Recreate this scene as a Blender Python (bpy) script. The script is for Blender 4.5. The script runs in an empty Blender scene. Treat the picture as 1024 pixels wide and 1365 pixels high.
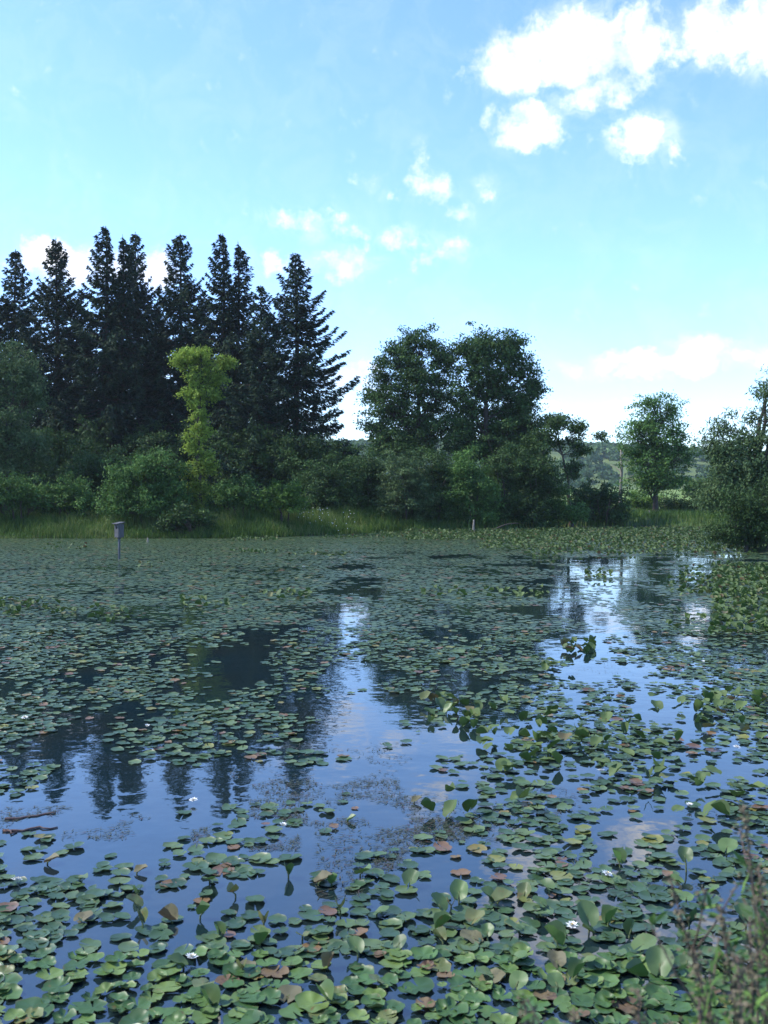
import bpy, math, random
import numpy as np
from mathutils import Vector, Matrix, Euler

PI = math.pi
R = math.radians
scene = bpy.context.scene
col = scene.collection

# ------------------------------------------------------------------ camera
FPX = 1340.0            # focal length in photo pixels (photo 1024 x 1365)
HCAM = 2.2              # eye height above the water
HOR = 655.0             # row of the horizon in the photo
cam_d = bpy.data.cameras.new("camera")
cam = bpy.data.objects.new("camera", cam_d)
col.objects.link(cam)
cam.location = (0, 0, HCAM)
cam.rotation_euler = (R(90), 0, 0)
cam_d.sensor_fit = 'VERTICAL'
cam_d.sensor_height = 24.0
cam_d.lens = 24.0 * FPX / 1365.0
cam_d.shift_y = -(682.5 - HOR) / 1365.0
cam_d.clip_start = 0.05
cam_d.clip_end = 9000
cam_d.dof.use_dof = True
cam_d.dof.focus_distance = 14.0
cam_d.dof.aperture_fstop = 3.2
scene.camera = cam
scene.render.resolution_x = 768
scene.render.resolution_y = 1024


def gx(px, D):                       # sideways metres of a photo column at distance D
    return (px - 512.0) / FPX * D


def gz(py, D):                       # height of a photo row at distance D
    return HCAM - (py - HOR) * D / FPX


def gy(py):                          # distance of a point of the water surface
    return HCAM * FPX / (py - HOR)


# ------------------------------------------------------------------ world, sun, exposure
SUN_AZ = R(-86)                      # to the left, a little beyond the pond
SUN_EL = R(50)
scene.view_settings.view_transform = 'Standard'
scene.view_settings.look = 'None'
scene.view_settings.exposure = 1.25
scene.view_settings.gamma = 1.0
scene.cycles.use_denoising = True
scene.cycles.max_bounces = 6
scene.cycles.diffuse_bounces = 2
scene.cycles.glossy_bounces = 3
scene.cycles.transmission_bounces = 2
scene.cycles.transparent_max_bounces = 4
scene.cycles.volume_bounces = 0
scene.cycles.sample_clamp_indirect = 4.0

sd = Vector((math.sin(SUN_AZ) * math.cos(SUN_EL), math.cos(SUN_AZ) * math.cos(SUN_EL), math.sin(SUN_EL)))
sun_d = bpy.data.lights.new("sun", 'SUN')
sun = bpy.data.objects.new("sun", sun_d)
col.objects.link(sun)
sun_d.energy = 2.6
sun_d.angle = R(0.5)
sun_d.color = (1.0, 0.95, 0.86)
sun.rotation_euler = (-sd).to_track_quat('-Z', 'Y').to_euler()


class NT:
    """small node-graph helper"""
    def __init__(s, tree):
        s.t = tree

    def n(s, typ, **kw):
        nd = s.t.nodes.new(typ)
        for k, v in kw.items():
            if k == 'ins':
                for a, b in v.items():
                    s.set(nd, a, b)
            else:
                setattr(nd, k, v)
        return nd

    def set(s, nd, key, val):
        sock = nd.inputs[key]
        if isinstance(val, bpy.types.NodeSocket):
            s.t.links.new(val, sock)
        elif isinstance(val, bpy.types.Node):
            s.t.links.new(val.outputs[0], sock)
        else:
            sock.default_value = val

    def m(s, op, a, b=None, c=None, clamp=False):
        nd = s.t.nodes.new('ShaderNodeMath')
        nd.operation = op
        nd.use_clamp = clamp
        for i, v in enumerate((a, b, c)):
            if v is not None:
                s.set(nd, i, v)
        return nd.outputs[0]

    def ramp(s, fac, stops, interp='LINEAR'):
        nd = s.t.nodes.new('ShaderNodeValToRGB')
        nd.color_ramp.interpolation = interp
        el = nd.color_ramp.elements
        while len(el) < len(stops):
            el.new(0.5)
        for e, (p, c) in zip(el, stops):
            e.position = p
            e.color = (*c, 1) if len(c) == 3 else c
        s.set(nd, 0, fac)
        return nd.outputs[0]

    def mix(s, fac, a, b, blend='MIX'):
        nd = s.t.nodes.new('ShaderNodeMix')
        nd.data_type = 'RGBA'
        nd.blend_type = blend
        nd.clamp_factor = True
        s.set(nd, 0, fac)
        s.set(nd, 6, a if isinstance(a, (bpy.types.NodeSocket, bpy.types.Node)) else (*a, 1))
        s.set(nd, 7, b if isinstance(b, (bpy.types.NodeSocket, bpy.types.Node)) else (*b, 1))
        return nd.outputs[2]


# clouds: (photo column, photo row, half width, half height, strength), all as directions in the sky
CLOUDS = [
    (765, 62, 118, 52, 1.15), (690, 88, 75, 42, 1.0), (850, 62, 60, 55, .95), (800, 118, 75, 32, .85),
    (705, 168, 58, 32, 1.05), (655, 160, 18, 22, .6), (855, 182, 52, 32, 1.05), (885, 195, 30, 26, .7),
    (965, 45, 80, 45, 1.0), (1040, 40, 80, 60, 1.1), (905, 65, 35, 30, .7),
    (557, 215, 16, 28, .62), (575, 255, 38, 24, .72), (493, 240, 26, 15, .55), (612, 285, 24, 18, .6),
    (652, 246, 22, 20, .55), (530, 262, 20, 14, .45), (400, 298, 62, 24, .6), (440, 290, 30, 16, .5), (535, 320, 42, 18, .65),
    (462, 352, 55, 26, .75), (375, 350, 45, 18, .5), (600, 330, 45, 18, .55), (560, 350, 20, 12, .5), (470, 310, 18, 14, .45),
    (880, 484, 122, 18, .9), (940, 466, 50, 20, .95), (790, 492, 52, 15, .75), (1010, 474, 60, 17, .75),
    (475, 497, 38, 26, .85), (500, 530, 45, 45, .55), (60, 345, 45, 30, 1.0), (205, 360, 40, 28, 1.0), (130, 360, 60, 26, .9),
    (760, 540, 60, 12, .5), (846, 535, 25, 10, .45), (20, 560, 200, 60, .6),
    (300, 520, 200, 60, .45), (1260, 260, 150, 60, 1.0), (-120, 480, 140, 40, .9),
]
world = bpy.data.worlds.new("World")
scene.world = world
world.use_nodes = True
wt = NT(world.node_tree)
world.node_tree.nodes.clear()
sky = wt.n('ShaderNodeTexSky', sky_type='NISHITA', sun_disc=False, sun_elevation=SUN_EL, sun_rotation=SUN_AZ,
           altitude=200.0, air_density=1.0, dust_density=0.3, ozone_density=1.0)
tc = wt.n('ShaderNodeTexCoord')
sx = wt.n('ShaderNodeSeparateXYZ', ins={0: tc.outputs['Generated']})
X, Y, Z = sx.outputs
u = wt.m('ARCTAN2', X, Y)
hyp = wt.m('SQRT', wt.m('ADD', wt.m('MULTIPLY', X, X), wt.m('MULTIPLY', Y, Y)))
v = wt.m('ARCTAN2', Z, hyp)
uv = wt.n('ShaderNodeCombineXYZ', ins={0: u, 1: v})
warp = wt.n('ShaderNodeTexNoise', noise_dimensions='3D', ins={'Vector': uv.outputs[0], 'Scale': 22.0, 'Detail': 4.0, 'Roughness': .6})
wv = wt.n('ShaderNodeVectorMath', operation='MULTIPLY_ADD',
          ins={0: warp.outputs['Color'], 1: (.05, .036, 0), 2: uv.outputs[0]})
ws = wt.n('ShaderNodeSeparateXYZ', ins={0: wv.outputs[0]})
U2 = wt.m('SUBTRACT', ws.outputs[0], .025)
V2 = wt.m('SUBTRACT', ws.outputs[1], .018)
mask = None
for (cx, cy, rx, ry, st) in CLOUDS:
    if cy < 220: rx, ry = rx * .90, ry * .90
    a = math.atan2(cx - 512, FPX)
    e = math.atan2(HOR - cy, math.hypot(FPX, cx - 512))
    du = wt.m('MULTIPLY', wt.m('SUBTRACT', U2, a), FPX / (rx * 1.25))
    dv = wt.m('MULTIPLY', wt.m('SUBTRACT', V2, e), FPX / (ry * 1.25))
    rr = wt.m('ADD', wt.m('MULTIPLY', du, du), wt.m('MULTIPLY', dv, dv))
    bl = wt.m('MULTIPLY', wt.m('SUBTRACT', 1.0, rr, clamp=True), st)
    mask = bl if mask is None else wt.m('SMOOTH_MAX', mask, bl, .15)
fine = wt.n('ShaderNodeTexNoise', noise_dimensions='3D', ins={'Vector': uv.outputs[0], 'Scale': 38.0, 'Detail': 7.0, 'Roughness': .62})
fsc = wt.m('MULTIPLY', wt.m('SUBTRACT', fine.outputs['Fac'], .5), 2.1)
dens = wt.m('ADD', wt.m('SUBTRACT', mask, .30), fsc)
mr = wt.n('ShaderNodeMapRange', interpolation_type='SMOOTHSTEP', ins={'Value': dens, 'From Min': -.05, 'From Max': .85})
gate = wt.m('MULTIPLY', mask, 6.0, clamp=True)
wisp = wt.n('ShaderNodeTexNoise', noise_dimensions='3D', ins={'Vector': wv.outputs[0], 'Scale': 16.0, 'Detail': 8.0, 'Roughness': .7, 'Distortion': .6})
thin = wt.n('ShaderNodeMapRange', interpolation_type='SMOOTHSTEP', ins={'Value': wisp.outputs['Fac'], 'From Min': .40, 'From Max': .66})
halo = wt.m('MULTIPLY', wt.m('MULTIPLY', mask, thin.outputs[0]), .6, clamp=True)
cfac = wt.m('MULTIPLY', wt.m('MAXIMUM', wt.m('MULTIPLY', mr.outputs[0], gate), halo), .93)
shade = wt.n('ShaderNodeTexNoise', noise_dimensions='3D', ins={'Vector': uv.outputs[0], 'Scale': 14.0, 'Detail': 3.0})
SKY_STRENGTH = 0.125
ccol = wt.ramp(shade.outputs['Fac'], [(.35, (3.7, 4.1, 4.9)), (.6, (5.8, 5.8, 6.0))])
SKY_TINT = (.79, .975, 1.30)
skyc = wt.mix(1.0, sky.outputs[0], SKY_TINT, 'MULTIPLY')
mixc = wt.mix(cfac, skyc, ccol)
bg = wt.n('ShaderNodeBackground', ins={'Color': mixc, 'Strength': SKY_STRENGTH})
wo = wt.n('ShaderNodeOutputWorld', ins={'Surface': bg.outputs[0]})


# ------------------------------------------------------------------ noise (numpy)
def _hash(ix, iy, seed):
    n = (ix.astype(np.int64) * 374761393 + iy.astype(np.int64) * 668265263 + seed * 1442695041) & 0xffffffff
    n = ((n ^ (n >> 13)) * 1274126177) & 0xffffffff
    n = n ^ (n >> 16)
    return (n & 0xffffff) / float(0xffffff)


def vnoise(x, y, seed=0):
    x = np.asarray(x, float); y = np.asarray(y, float)
    ix = np.floor(x); iy = np.floor(y)
    fx = x - ix; fy = y - iy
    fx = fx * fx * (3 - 2 * fx); fy = fy * fy * (3 - 2 * fy)
    a = _hash(ix, iy, seed); b = _hash(ix + 1, iy, seed)
    c = _hash(ix, iy + 1, seed); d = _hash(ix + 1, iy + 1, seed)
    return (a * (1 - fx) + b * fx) * (1 - fy) + (c * (1 - fx) + d * fx) * fy


def fbm(x, y, seed=0, octs=4):
    s = 0; amp = 1; tot = 0
    for o in range(octs):
        s = s + amp * vnoise(np.asarray(x) * 2 ** o, np.asarray(y) * 2 ** o, seed + o * 17)
        tot += amp; amp *= .5
    return s / tot


# ------------------------------------------------------------------ mesh helpers
def mesh_np(name, verts, faces_list, attrs=None, smooth=False):
    """verts (N,3); faces_list = list of (M,k) int arrays; attrs: name -> (domain, float array)"""
    me = bpy.data.meshes.new(name)
    verts = np.asarray(verts, np.float32)
    me.vertices.add(len(verts))
    me.vertices.foreach_set("co", verts.ravel())
    loops = np.concatenate([f.ravel() for f in faces_list]).astype(np.int32)
    sizes = np.concatenate([np.full(len(f), f.shape[1], np.int32) for f in faces_list])
    starts = np.concatenate([[0], np.cumsum(sizes)[:-1]]).astype(np.int32)
    me.loops.add(len(loops))
    me.loops.foreach_set("vertex_index", loops)
    me.polygons.add(len(sizes))
    me.polygons.foreach_set("loop_start", starts)
    me.polygons.foreach_set("loop_total", sizes)
    me.update(calc_edges=True)
    if smooth:
        me.polygons.foreach_set("use_smooth", np.ones(len(sizes), bool))
    for k, (dom, arr) in (attrs or {}).items():
        at = me.attributes.new(k, 'FLOAT', dom)
        at.data.foreach_set("value", np.asarray(arr, np.float32))
    me.validate()
    return me


def obj(name, me, mat=None, parent=None):
    o = bpy.data.objects.new(name, me)
    col.objects.link(o)
    if mat is not None and len(me.materials) == 0:
        me.materials.append(mat)
    if parent is not None:
        o.parent = parent
    return o


def tag(o, label=None, cat=None, group=None, kind=None):
    if label: o["label"] = label
    if cat: o["category"] = cat
    if group: o["group"] = group
    if kind: o["kind"] = kind
    return o


def empty(name, loc, rz=0.0, label=None, cat=None, group=None):
    o = bpy.data.objects.new(name, None)
    o.empty_display_size = .2
    col.objects.link(o)
    o.location = loc
    o.rotation_euler = (0, 0, rz)
    return tag(o, label, cat, group)


def unit(v):
    v = np.asarray(v, float)
    return v / np.maximum(np.linalg.norm(v, axis=-1, keepdims=True), 1e-9)


class TubeSet:
    def __init__(s):
        s.v = []; s.f = []; s.n = 0

    def add(s, pts, rad, sides=6, cap=True):
        pts = np.asarray(pts, float); k = len(pts)
        rad = np.asarray(rad, float) * np.ones(k)
        tan = np.gradient(pts, axis=0); tan = unit(tan)
        ref = np.array([.13, .21, 1.0]) if abs(tan[:, 2]).mean() < .8 else np.array([1.0, .17, .1])
        a = unit(np.cross(tan, ref)); b = np.cross(tan, a)
        th = np.arange(sides) * 2 * PI / sides
        ring = pts[:, None, :] + rad[:, None, None] * (np.cos(th)[None, :, None] * a[:, None, :] + np.sin(th)[None, :, None] * b[:, None, :])
        s.v.append(ring.reshape(-1, 3))
        i = np.arange(k - 1)[:, None] * sides; j = np.arange(sides)[None, :]; j2 = (j + 1) % sides
        q = np.stack([i + j, i + j2, i + sides + j2, i + sides + j], -1).reshape(-1, 4) + s.n
        s.f.append(q)
        s.n += k * sides
        if cap:
            s.v.append(pts[-1:] + tan[-1:] * rad[-1] * .3)
            t = np.stack([(k - 1) * sides + np.arange(sides), (k - 1) * sides + (np.arange(sides) + 1) % sides,
                          np.full(sides, k * sides), np.full(sides, k * sides)], -1)[:, :3]
            s.f3 = getattr(s, 'f3', []); s.f3.append(t + s.n - k * sides)
            s.n += 1

    def mesh(s, name):
        fl = [np.concatenate(s.f)]
        if getattr(s, 'f3', None):
            fl.append(np.concatenate(s.f3))
        return mesh_np(name, np.concatenate(s.v), fl, smooth=True)


def leaf_cards(c, d, up, ln, wd, fold=0.0):
    """rhombic leaves: centre c, long axis d, surface side from up"""
    d = unit(d)
    sv = unit(np.cross(d, up))
    nrm = np.cross(sv, d)
    ln = np.asarray(ln)[:, None]; wd = np.asarray(wd)[:, None]
    v = np.stack([c - d * ln * .5, c + sv * wd * .5 + nrm * wd * fold, c + d * ln * .5, c - sv * wd * .5 + nrm * wd * fold], 1).reshape(-1, 3)
    n = len(c)
    f = np.arange(4 * n).reshape(-1, 4)
    return v, f


# ------------------------------------------------------------------ materials
def new_mat(name):
    m = bpy.data.materials.new(name)
    m.use_nodes = True
    m.node_tree.nodes.clear()
    return m, NT(m.node_tree)


def leaf_mat(name, dark, mid, light, translucent=.25, rough=.6, spec=.12):
    m, t = new_mat(name)
    at = t.n('ShaderNodeAttribute', attribute_name='tint')
    oi = t.n('ShaderNodeObjectInfo')
    c = t.ramp(at.outputs['Fac'], [(0.0, dark), (.55, mid), (1.0, light)])
    geo = t.n('ShaderNodeTexCoord')
    nz = t.n('ShaderNodeTexNoise', ins={'Vector': geo.outputs['Object'], 'Scale': .55, 'Detail': 2.0})
    f = t.m('MULTIPLY_ADD', nz.outputs['Fac'], .9, .55)
    f = t.m('MULTIPLY', f, t.m('MULTIPLY_ADD', oi.outputs['Random'], .25, .88))
    cc = t.n('ShaderNodeVectorMath', operation='SCALE', ins={0: c, 'Scale': f})
    p = t.n('ShaderNodeBsdfPrincipled', ins={'Base Color': cc.outputs[0], 'Roughness': rough, 'Specular IOR Level': spec})
    tr = t.n('ShaderNodeBsdfTranslucent', ins={'Color': cc.outputs[0]})
    mx = t.n('ShaderNodeMixShader', ins={0: translucent, 1: p.outputs[0], 2: tr.outputs[0]})
    t.n('ShaderNodeOutputMaterial', ins={'Surface': mx.outputs[0]})
    return m


M = {}
M['spruce'] = leaf_mat('spruce_needles', (.014, .030, .016), (.026, .052, .027), (.050, .088, .040), .05, .65, .10)
M['leaf_dark'] = leaf_mat('leaf_dark', (.028, .056, .018), (.048, .094, .028), (.09, .155, .042), .22)
M['leaf_mid'] = leaf_mat('leaf_mid', (.045, .098, .026), (.08, .165, .040), (.15, .25, .06), .28)
M['leaf_grey'] = leaf_mat('leaf_grey', (.048, .085, .032), (.082, .138, .052), (.15, .20, .08), .25)
M['leaf_bright'] = leaf_mat('leaf_bright', (.06, .12, .025), (.10, .19, .035), (.17, .28, .06), .35)
M['leaf_yellow'] = leaf_mat('leaf_yellow', (.15, .23, .035), (.23, .33, .05), (.35, .45, .09), .42)
M['grass'] = leaf_mat('grass', (.04, .08, .018), (.085, .15, .03), (.21, .23, .08), .3)
M['wood_far'] = leaf_mat('wood_far', (.045, .09, .035), (.08, .15, .05), (.14, .22, .07), .2)


def simple_mat(name, a, b, scale=6.0, rough=.85, stretch=(1, 1, 1), bump=.3, spec=.3):
    m, t = new_mat(name)
    g = t.n('ShaderNodeTexCoord')
    mp = t.n('ShaderNodeMapping', ins={'Vector': g.outputs['Object'], 'Scale': stretch})
    nz = t.n('ShaderNodeTexNoise', ins={'Vector': mp.outputs[0], 'Scale': scale, 'Detail': 6.0, 'Roughness': .65})
    c = t.ramp(nz.outputs['Fac'], [(.3, a), (.7, b)])
    bp = t.n('ShaderNodeBump', ins={'Strength': bump, 'Distance': .02, 'Height': nz.outputs['Fac']})
    p = t.n('ShaderNodeBsdfPrincipled', ins={'Base Color': c, 'Roughness': rough, 'Specular IOR Level': spec, 'Normal': bp.outputs[0]})
    t.n('ShaderNodeOutputMaterial', ins={'Surface': p.outputs[0]})
    return m


M['bark'] = simple_mat('bark', (.035, .028, .022), (.085, .07, .055), 8, .9, (3, 3, .5), .5)
M['bark_pale'] = simple_mat('bark_pale', (.16, .14, .115), (.32, .29, .24), 8, .9, (3, 3, .5), .5)
M['box_wood'] = simple_mat('box_wood', (.05, .05, .053), (.12, .12, .125), 9, .8, (4, 4, .6), .25)
M['box_dark'] = simple_mat('box_dark', (.006, .006, .007), (.012, .012, .012), 9, .8)
M['post_metal'] = simple_mat('post_metal', (.05, .055, .06), (.11, .115, .12), 14, .6)
M['petal'] = simple_mat('petal', (.72, .74, .72), (.85, .85, .82), 14, .5, bump=.05)
M['stamen'] = simple_mat('stamen', (.6, .42, .03), (.8, .6, .06), 30, .6)
M['stem'] = simple_mat('stem', (.06, .09, .03), (.12, .13, .05), 20, .6)
M['stem_brown'] = simple_mat('stem_brown', (.07, .05, .04), (.15, .10, .075), 20, .7)
M['seed_head'] = simple_mat('seed_head', (.07, .065, .035), (.17, .14, .09), 40, .9)
M['stick'] = simple_mat('stick', (.05, .03, .03), (.12, .075, .06), 14, .7)


def ground_mat():
    m, t = new_mat('ground')
    g = t.n('ShaderNodeNewGeometry')
    n1 = t.n('ShaderNodeTexNoise', ins={'Vector': g.outputs['Position'], 'Scale': .03, 'Detail': 5.0})
    n2 = t.n('ShaderNodeTexNoise', ins={'Vector': g.outputs['Position'], 'Scale': 1.6, 'Detail': 8.0, 'Roughness': .7})
    far = t.ramp(n1.outputs['Fac'], [(.35, (.09, .16, .035)), (.6, (.17, .22, .06)), (.75, (.07, .12, .035))])
    near = t.ramp(n2.outputs['Fac'], [(.3, (.03, .05, .018)), (.55, (.06, .10, .03)), (.75, (.11, .10, .05))])
    sp = t.n('ShaderNodeSeparateXYZ', ins={0: g.outputs['Position']})
    fy = t.n('ShaderNodeMapRange', ins={'Value': sp.outputs[1], 'From Min': 72.0, 'From Max': 95.0})
    c = t.mix(fy.outputs[0], near, far)
    mud = t.n('ShaderNodeMapRange', ins={'Value': sp.outputs[2], 'From Min': .16, 'From Max': .05})
    c = t.mix(mud.outputs[0], c, (.05, .06, .028))
    bp = t.n('ShaderNodeBump', ins={'Strength': .6, 'Distance': .1, 'Height': n2.outputs['Fac']})
    p = t.n('ShaderNodeBsdfPrincipled', ins={'Base Color': c, 'Roughness': .95, 'Specular IOR Level': .1, 'Normal': bp.outputs[0]})
    t.n('ShaderNodeOutputMaterial', ins={'Surface': p.outputs[0]})
    return m


def water_mat():
    m, t = new_mat('water')
    g = t.n('ShaderNodeNewGeometry')
    mp = t.n('ShaderNodeMapping', ins={'Vector': g.outputs['Position'], 'Scale': (1.0, 1.0, 1.0)})
    n1 = t.n('ShaderNodeTexNoise', ins={'Vector': mp.outputs[0], 'Scale': 1.5, 'Detail': 3.0, 'Roughness': .5})
    n2 = t.n('ShaderNodeTexNoise', ins={'Vector': mp.outputs[0], 'Scale': 9.0, 'Detail': 2.0, 'Roughness': .5})
    h = t.m('ADD', t.m('MULTIPLY', n1.outputs['Fac'], .010), t.m('MULTIPLY', n2.outputs['Fac'], .0012))
    bp = t.n('ShaderNodeBump', ins={'Strength': .55, 'Distance': 1.0, 'Height': h})
    nb = t.n('ShaderNodeTexNoise', ins={'Vector': g.outputs['Position'], 'Scale': .7, 'Detail': 4.0})
    c = t.ramp(nb.outputs['Fac'], [(.35, (.005, .016, .022)), (.7, (.011, .018, .018))])
    p = t.n('ShaderNodeBsdfPrincipled', ins={'Base Color': c, 'Roughness': .02, 'IOR': 1.88, 'Normal': bp.outputs[0]})
    t.n('ShaderNodeOutputMaterial', ins={'Surface': p.outputs[0]})
    return m


def pad_mat(name, body, rim, spots, rough=.46, spotlvl=.60, use_attr=False, spec=.38):
    """lily pad: rim browning, blotches, faint radial veins; per-pad tone"""
    m, t = new_mat(name)
    rad = t.n('ShaderNodeAttribute', attribute_name='rad')
    g = t.n('ShaderNodeNewGeometry')
    if use_attr:
        at = t.n('ShaderNodeAttribute', attribute_name='tint')
        rnd = at.outputs['Fac']
        base = t.ramp(rnd, [(0, body[0]), (.50, body[1]), (.84, body[2]), (.90, body[3]), (.94, body[4]), (1.0, body[5])])
    else:
        oi = t.n('ShaderNodeObjectInfo')
        rnd = oi.outputs['Random']
        base = t.ramp(rnd, [(0, body[0]), (.5, body[1]), (1.0, body[2])])
    nz = t.n('ShaderNodeTexNoise', ins={'Vector': g.outputs['Position'], 'Scale': 24.0, 'Detail': 4.0, 'Roughness': .6})
    nl = t.n('ShaderNodeTexNoise', ins={'Vector': g.outputs['Position'], 'Scale': 7.0, 'Detail': 2.0})
    var = t.m('MULTIPLY_ADD', nl.outputs['Fac'], .8, .6)
    b2 = t.n('ShaderNodeVectorMath', operation='SCALE', ins={0: base, 'Scale': var})
    rimf = t.m('ADD', rad.outputs['Fac'], t.m('MULTIPLY', t.m('SUBTRACT', nz.outputs['Fac'], .5), .5))
    rm = t.n('ShaderNodeMapRange', interpolation_type='SMOOTHSTEP', ins={'Value': rimf, 'From Min': .93, 'From Max': 1.10})
    c = t.mix(t.m('MULTIPLY', rm.outputs[0], .7), b2.outputs[0], rim)
    sm = t.n('ShaderNodeMapRange', interpolation_type='SMOOTHSTEP', ins={'Value': nz.outputs['Fac'], 'From Min': spotlvl, 'From Max': spotlvl + .08})
    c = t.mix(t.m('MULTIPLY', sm.outputs[0], .75), c, spots)
    bp = t.n('ShaderNodeBump', ins={'Strength': .35, 'Distance': .01, 'Height': nl.outputs['Fac']})
    # undersides are paler and redder
    c = t.mix(t.m('MULTIPLY', g.outputs['Backfacing'], .45), c, (.10, .13, .06))
    p = t.n('ShaderNodeBsdfPrincipled', ins={'Base Color': c, 'Roughness': rough, 'Specular IOR Level': spec, 'Normal': bp.outputs[0]})
    tr = t.n('ShaderNodeBsdfTranslucent', ins={'Color': c})
    mx = t.n('ShaderNodeMixShader', ins={0: .12, 1: p.outputs[0], 2: tr.outputs[0]})
    t.n('ShaderNodeOutputMaterial', ins={'Surface': mx.outputs[0]})
    return m


GREEN = [(.032, .076, .022), (.062, .128, .034), (.125, .185, .045)]
M['pad_green'] = pad_mat('pad_green', GREEN, (.12, .10, .04), (.13, .085, .035), spotlvl=.66)
M['pad_olive'] = pad_mat('pad_olive', [(.09, .12, .035), (.13, .15, .045), (.17, .16, .05)], (.16, .09, .03), (.18, .09, .03), spotlvl=.56)
M['pad_brown'] = pad_mat('pad_brown', [(.10, .07, .04), (.14, .09, .045), (.17, .13, .06)], (.08, .04, .03), (.06, .03, .02), .6, .55)
M['pad_field'] = pad_mat('pad_field', [(.028, .062, .028), (.050, .098, .040), (.10, .148, .050), (.17, .18, .04), (.18, .11, .045), (.12, .07, .045)],
                         (.10, .09, .04), (.12, .085, .04), .40, .68, use_attr=True, spec=.5)
M['raised'] = pad_mat('raised', [(.045, .10, .025), (.065, .14, .032), (.10, .18, .045)], (.12, .11, .04), (.14, .10, .03), .45, .66)
M['raised_field'] = pad_mat('raised_field', [(.045, .09, .022), (.07, .125, .03), (.105, .16, .04), (.13, .14, .05), (.15, .09, .04), (.11, .07, .035)],
                            (.13, .11, .04), (.14, .10, .04), .6, .68, use_attr=True, spec=.2)
M['weed'] = pad_mat('weed', [(.04, .05, .025), (.05, .06, .03), (.07, .065, .035), (.08, .05, .04), (.07, .04, .04), (.05, .035, .035)],
                    (.07, .05, .04), (.06, .04, .03), .5, .68, use_attr=True)


# ------------------------------------------------------------------ ground, water
SHX = np.array([-60, -18, -6.5, -3, 1, 7, 12, 16, 20, 60])
SHY = np.array([44, 46.9, 47.2, 50.5, 54.5, 56, 60.5, 62, 58, 40])


def pond_d(x, y):
    """rough distance inside the pond (positive) or outside (negative)"""
    far = np.interp(x, SHX, SHY) + 1.2 * (fbm(x * .35, x * 0 + 3.1, 5, 3) - .5) - y
    xr = np.where(y < 37, 13.2 + (37 - y) * .45, 13.2 + (y - 37) * .36) - x
    xr = xr + 1.0 * (fbm(y * .4, y * 0 + 9.0, 8, 3) - .5)
    near = y - 1.7 + .35 * np.sin(x * 1.3)
    lf = x + 34
    return np.minimum(np.minimum(far, xr), np.minimum(near, lf))


def ground_z(x, y):
    d = pond_d(x, y)
    zin = -np.minimum(.02 + d * .45, 1.1)
    zout = .05 + np.minimum(-d * .16, .45) + .16 * (fbm(x * .25, y * .25, 21, 3) - .5) * np.clip(-d / 3, 0, 1)
    rise = np.clip((y - 90) / 260, 0, 1) * 2.5
    return np.where(d > 0, zin, zout + rise)


def axis(lo, hi, step, far):
    a = list(np.arange(lo, hi + 1e-6, step))
    s = step
    while a[-1] < far:
        s *= 1.3; a.append(a[-1] + s)
    s = step
    while a[0] > -far:
        s *= 1.3; a.insert(0, a[0] - s)
    return np.array(a)


xa = axis(-36, 40, .5, 2600)
ya = axis(-4, 84, .5, 2600)
GX, GY = np.meshgrid(xa, ya)
GZ = ground_z(GX, GY)
nx, ny = len(xa), len(ya)
idx = np.arange(nx * ny).reshape(ny, nx)
q = np.stack([idx[:-1, :-1], idx[:-1, 1:], idx[1:, 1:], idx[1:, :-1]], -1).reshape(-1, 4)
ground = obj('ground', mesh_np('ground', np.stack([GX, GY, GZ], -1).reshape(-1, 3), [q], smooth=True), ground_mat())
tag(ground, kind='structure')
wv_ = np.array([[-40, -1, 0], [52, -1, 0], [52, 76, 0], [-40, 76, 0]], float)
water = obj('water', mesh_np('water', wv_, [np.array([[0, 1, 2, 3]])]), water_mat())
tag(water, kind='structure')

# ------------------------------------------------------------------ far hill and its woods
hx = np.linspace(-700, 900, 120); hy = np.linspace(330, 900, 40)
HX, HY = np.meshgrid(hx, hy)


def hill_z(x, y):
    ridge = 17 + 9 * (fbm(x * .006, x * 0 + 4, 31, 3) - .5) + 4 * np.sin(x * .011 + 1.2)
    k = np.clip((y - 340) / 150, 0, 1); k = k * k * (3 - 2 * k)
    return 1.0 + ridge * k * (1 + .25 * np.clip((y - 500) / 400, 0, 1))


HZ = hill_z(HX, HY); HZ[0] = -1
nx2, ny2 = len(hx), len(hy)
idx = np.arange(nx2 * ny2).reshape(ny2, nx2)
q = np.stack([idx[:-1, :-1], idx[:-1, 1:], idx[1:, 1:], idx[1:, :-1]], -1).reshape(-1, 4)
hill = obj('hill', mesh_np('hill', np.stack([HX, HY, HZ], -1).reshape(-1, 3), [q], smooth=True),
           simple_mat('hill_ground', (.07, .11, .03), (.13, .17, .05), .05, .95, bump=0))
tag(hill, kind='structure')
rg = np.random.default_rng(77)
nw = 1100
wx = rg.uniform(-120, 240, nw); wy = 345 + 210 * rg.random(nw) ** .8
wz = hill_z(wx, wy)
keep = vnoise(wx * .02, wy * .02, 3) > .18
wx, wy, wz = wx[keep], wy[keep], wz[keep]
npl = 110
n = len(wx)
dirs = unit(rg.normal(size=(n, npl, 3)))
dirs[..., 2] = np.abs(dirs[..., 2]) * 1.0 - .15
rad = rg.uniform(2.2, 4.2, n)[:, None, None] * rg.uniform(.75, 1.05, (n, npl, 1))
cc = np.stack([wx, wy, wz + 2.6], -1)[:, None, :] + dirs * rad * np.array([1, 1, .95])
dn = unit(dirs + .5 * rg.normal(size=dirs.shape)).reshape(-1, 3)
tang = unit(np.cross(dn, unit(rg.normal(size=dn.shape))))
tt = np.repeat(np.clip(rg.normal(.45, .25, n), 0, 1), npl) + rg.normal(0, .1, n * npl)
vv, ff = leaf_cards(cc.reshape(-1, 3), tang, dn, rg.uniform(1.2, 2.0, n * npl), rg.uniform(.8, 1.4, n * npl))
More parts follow.
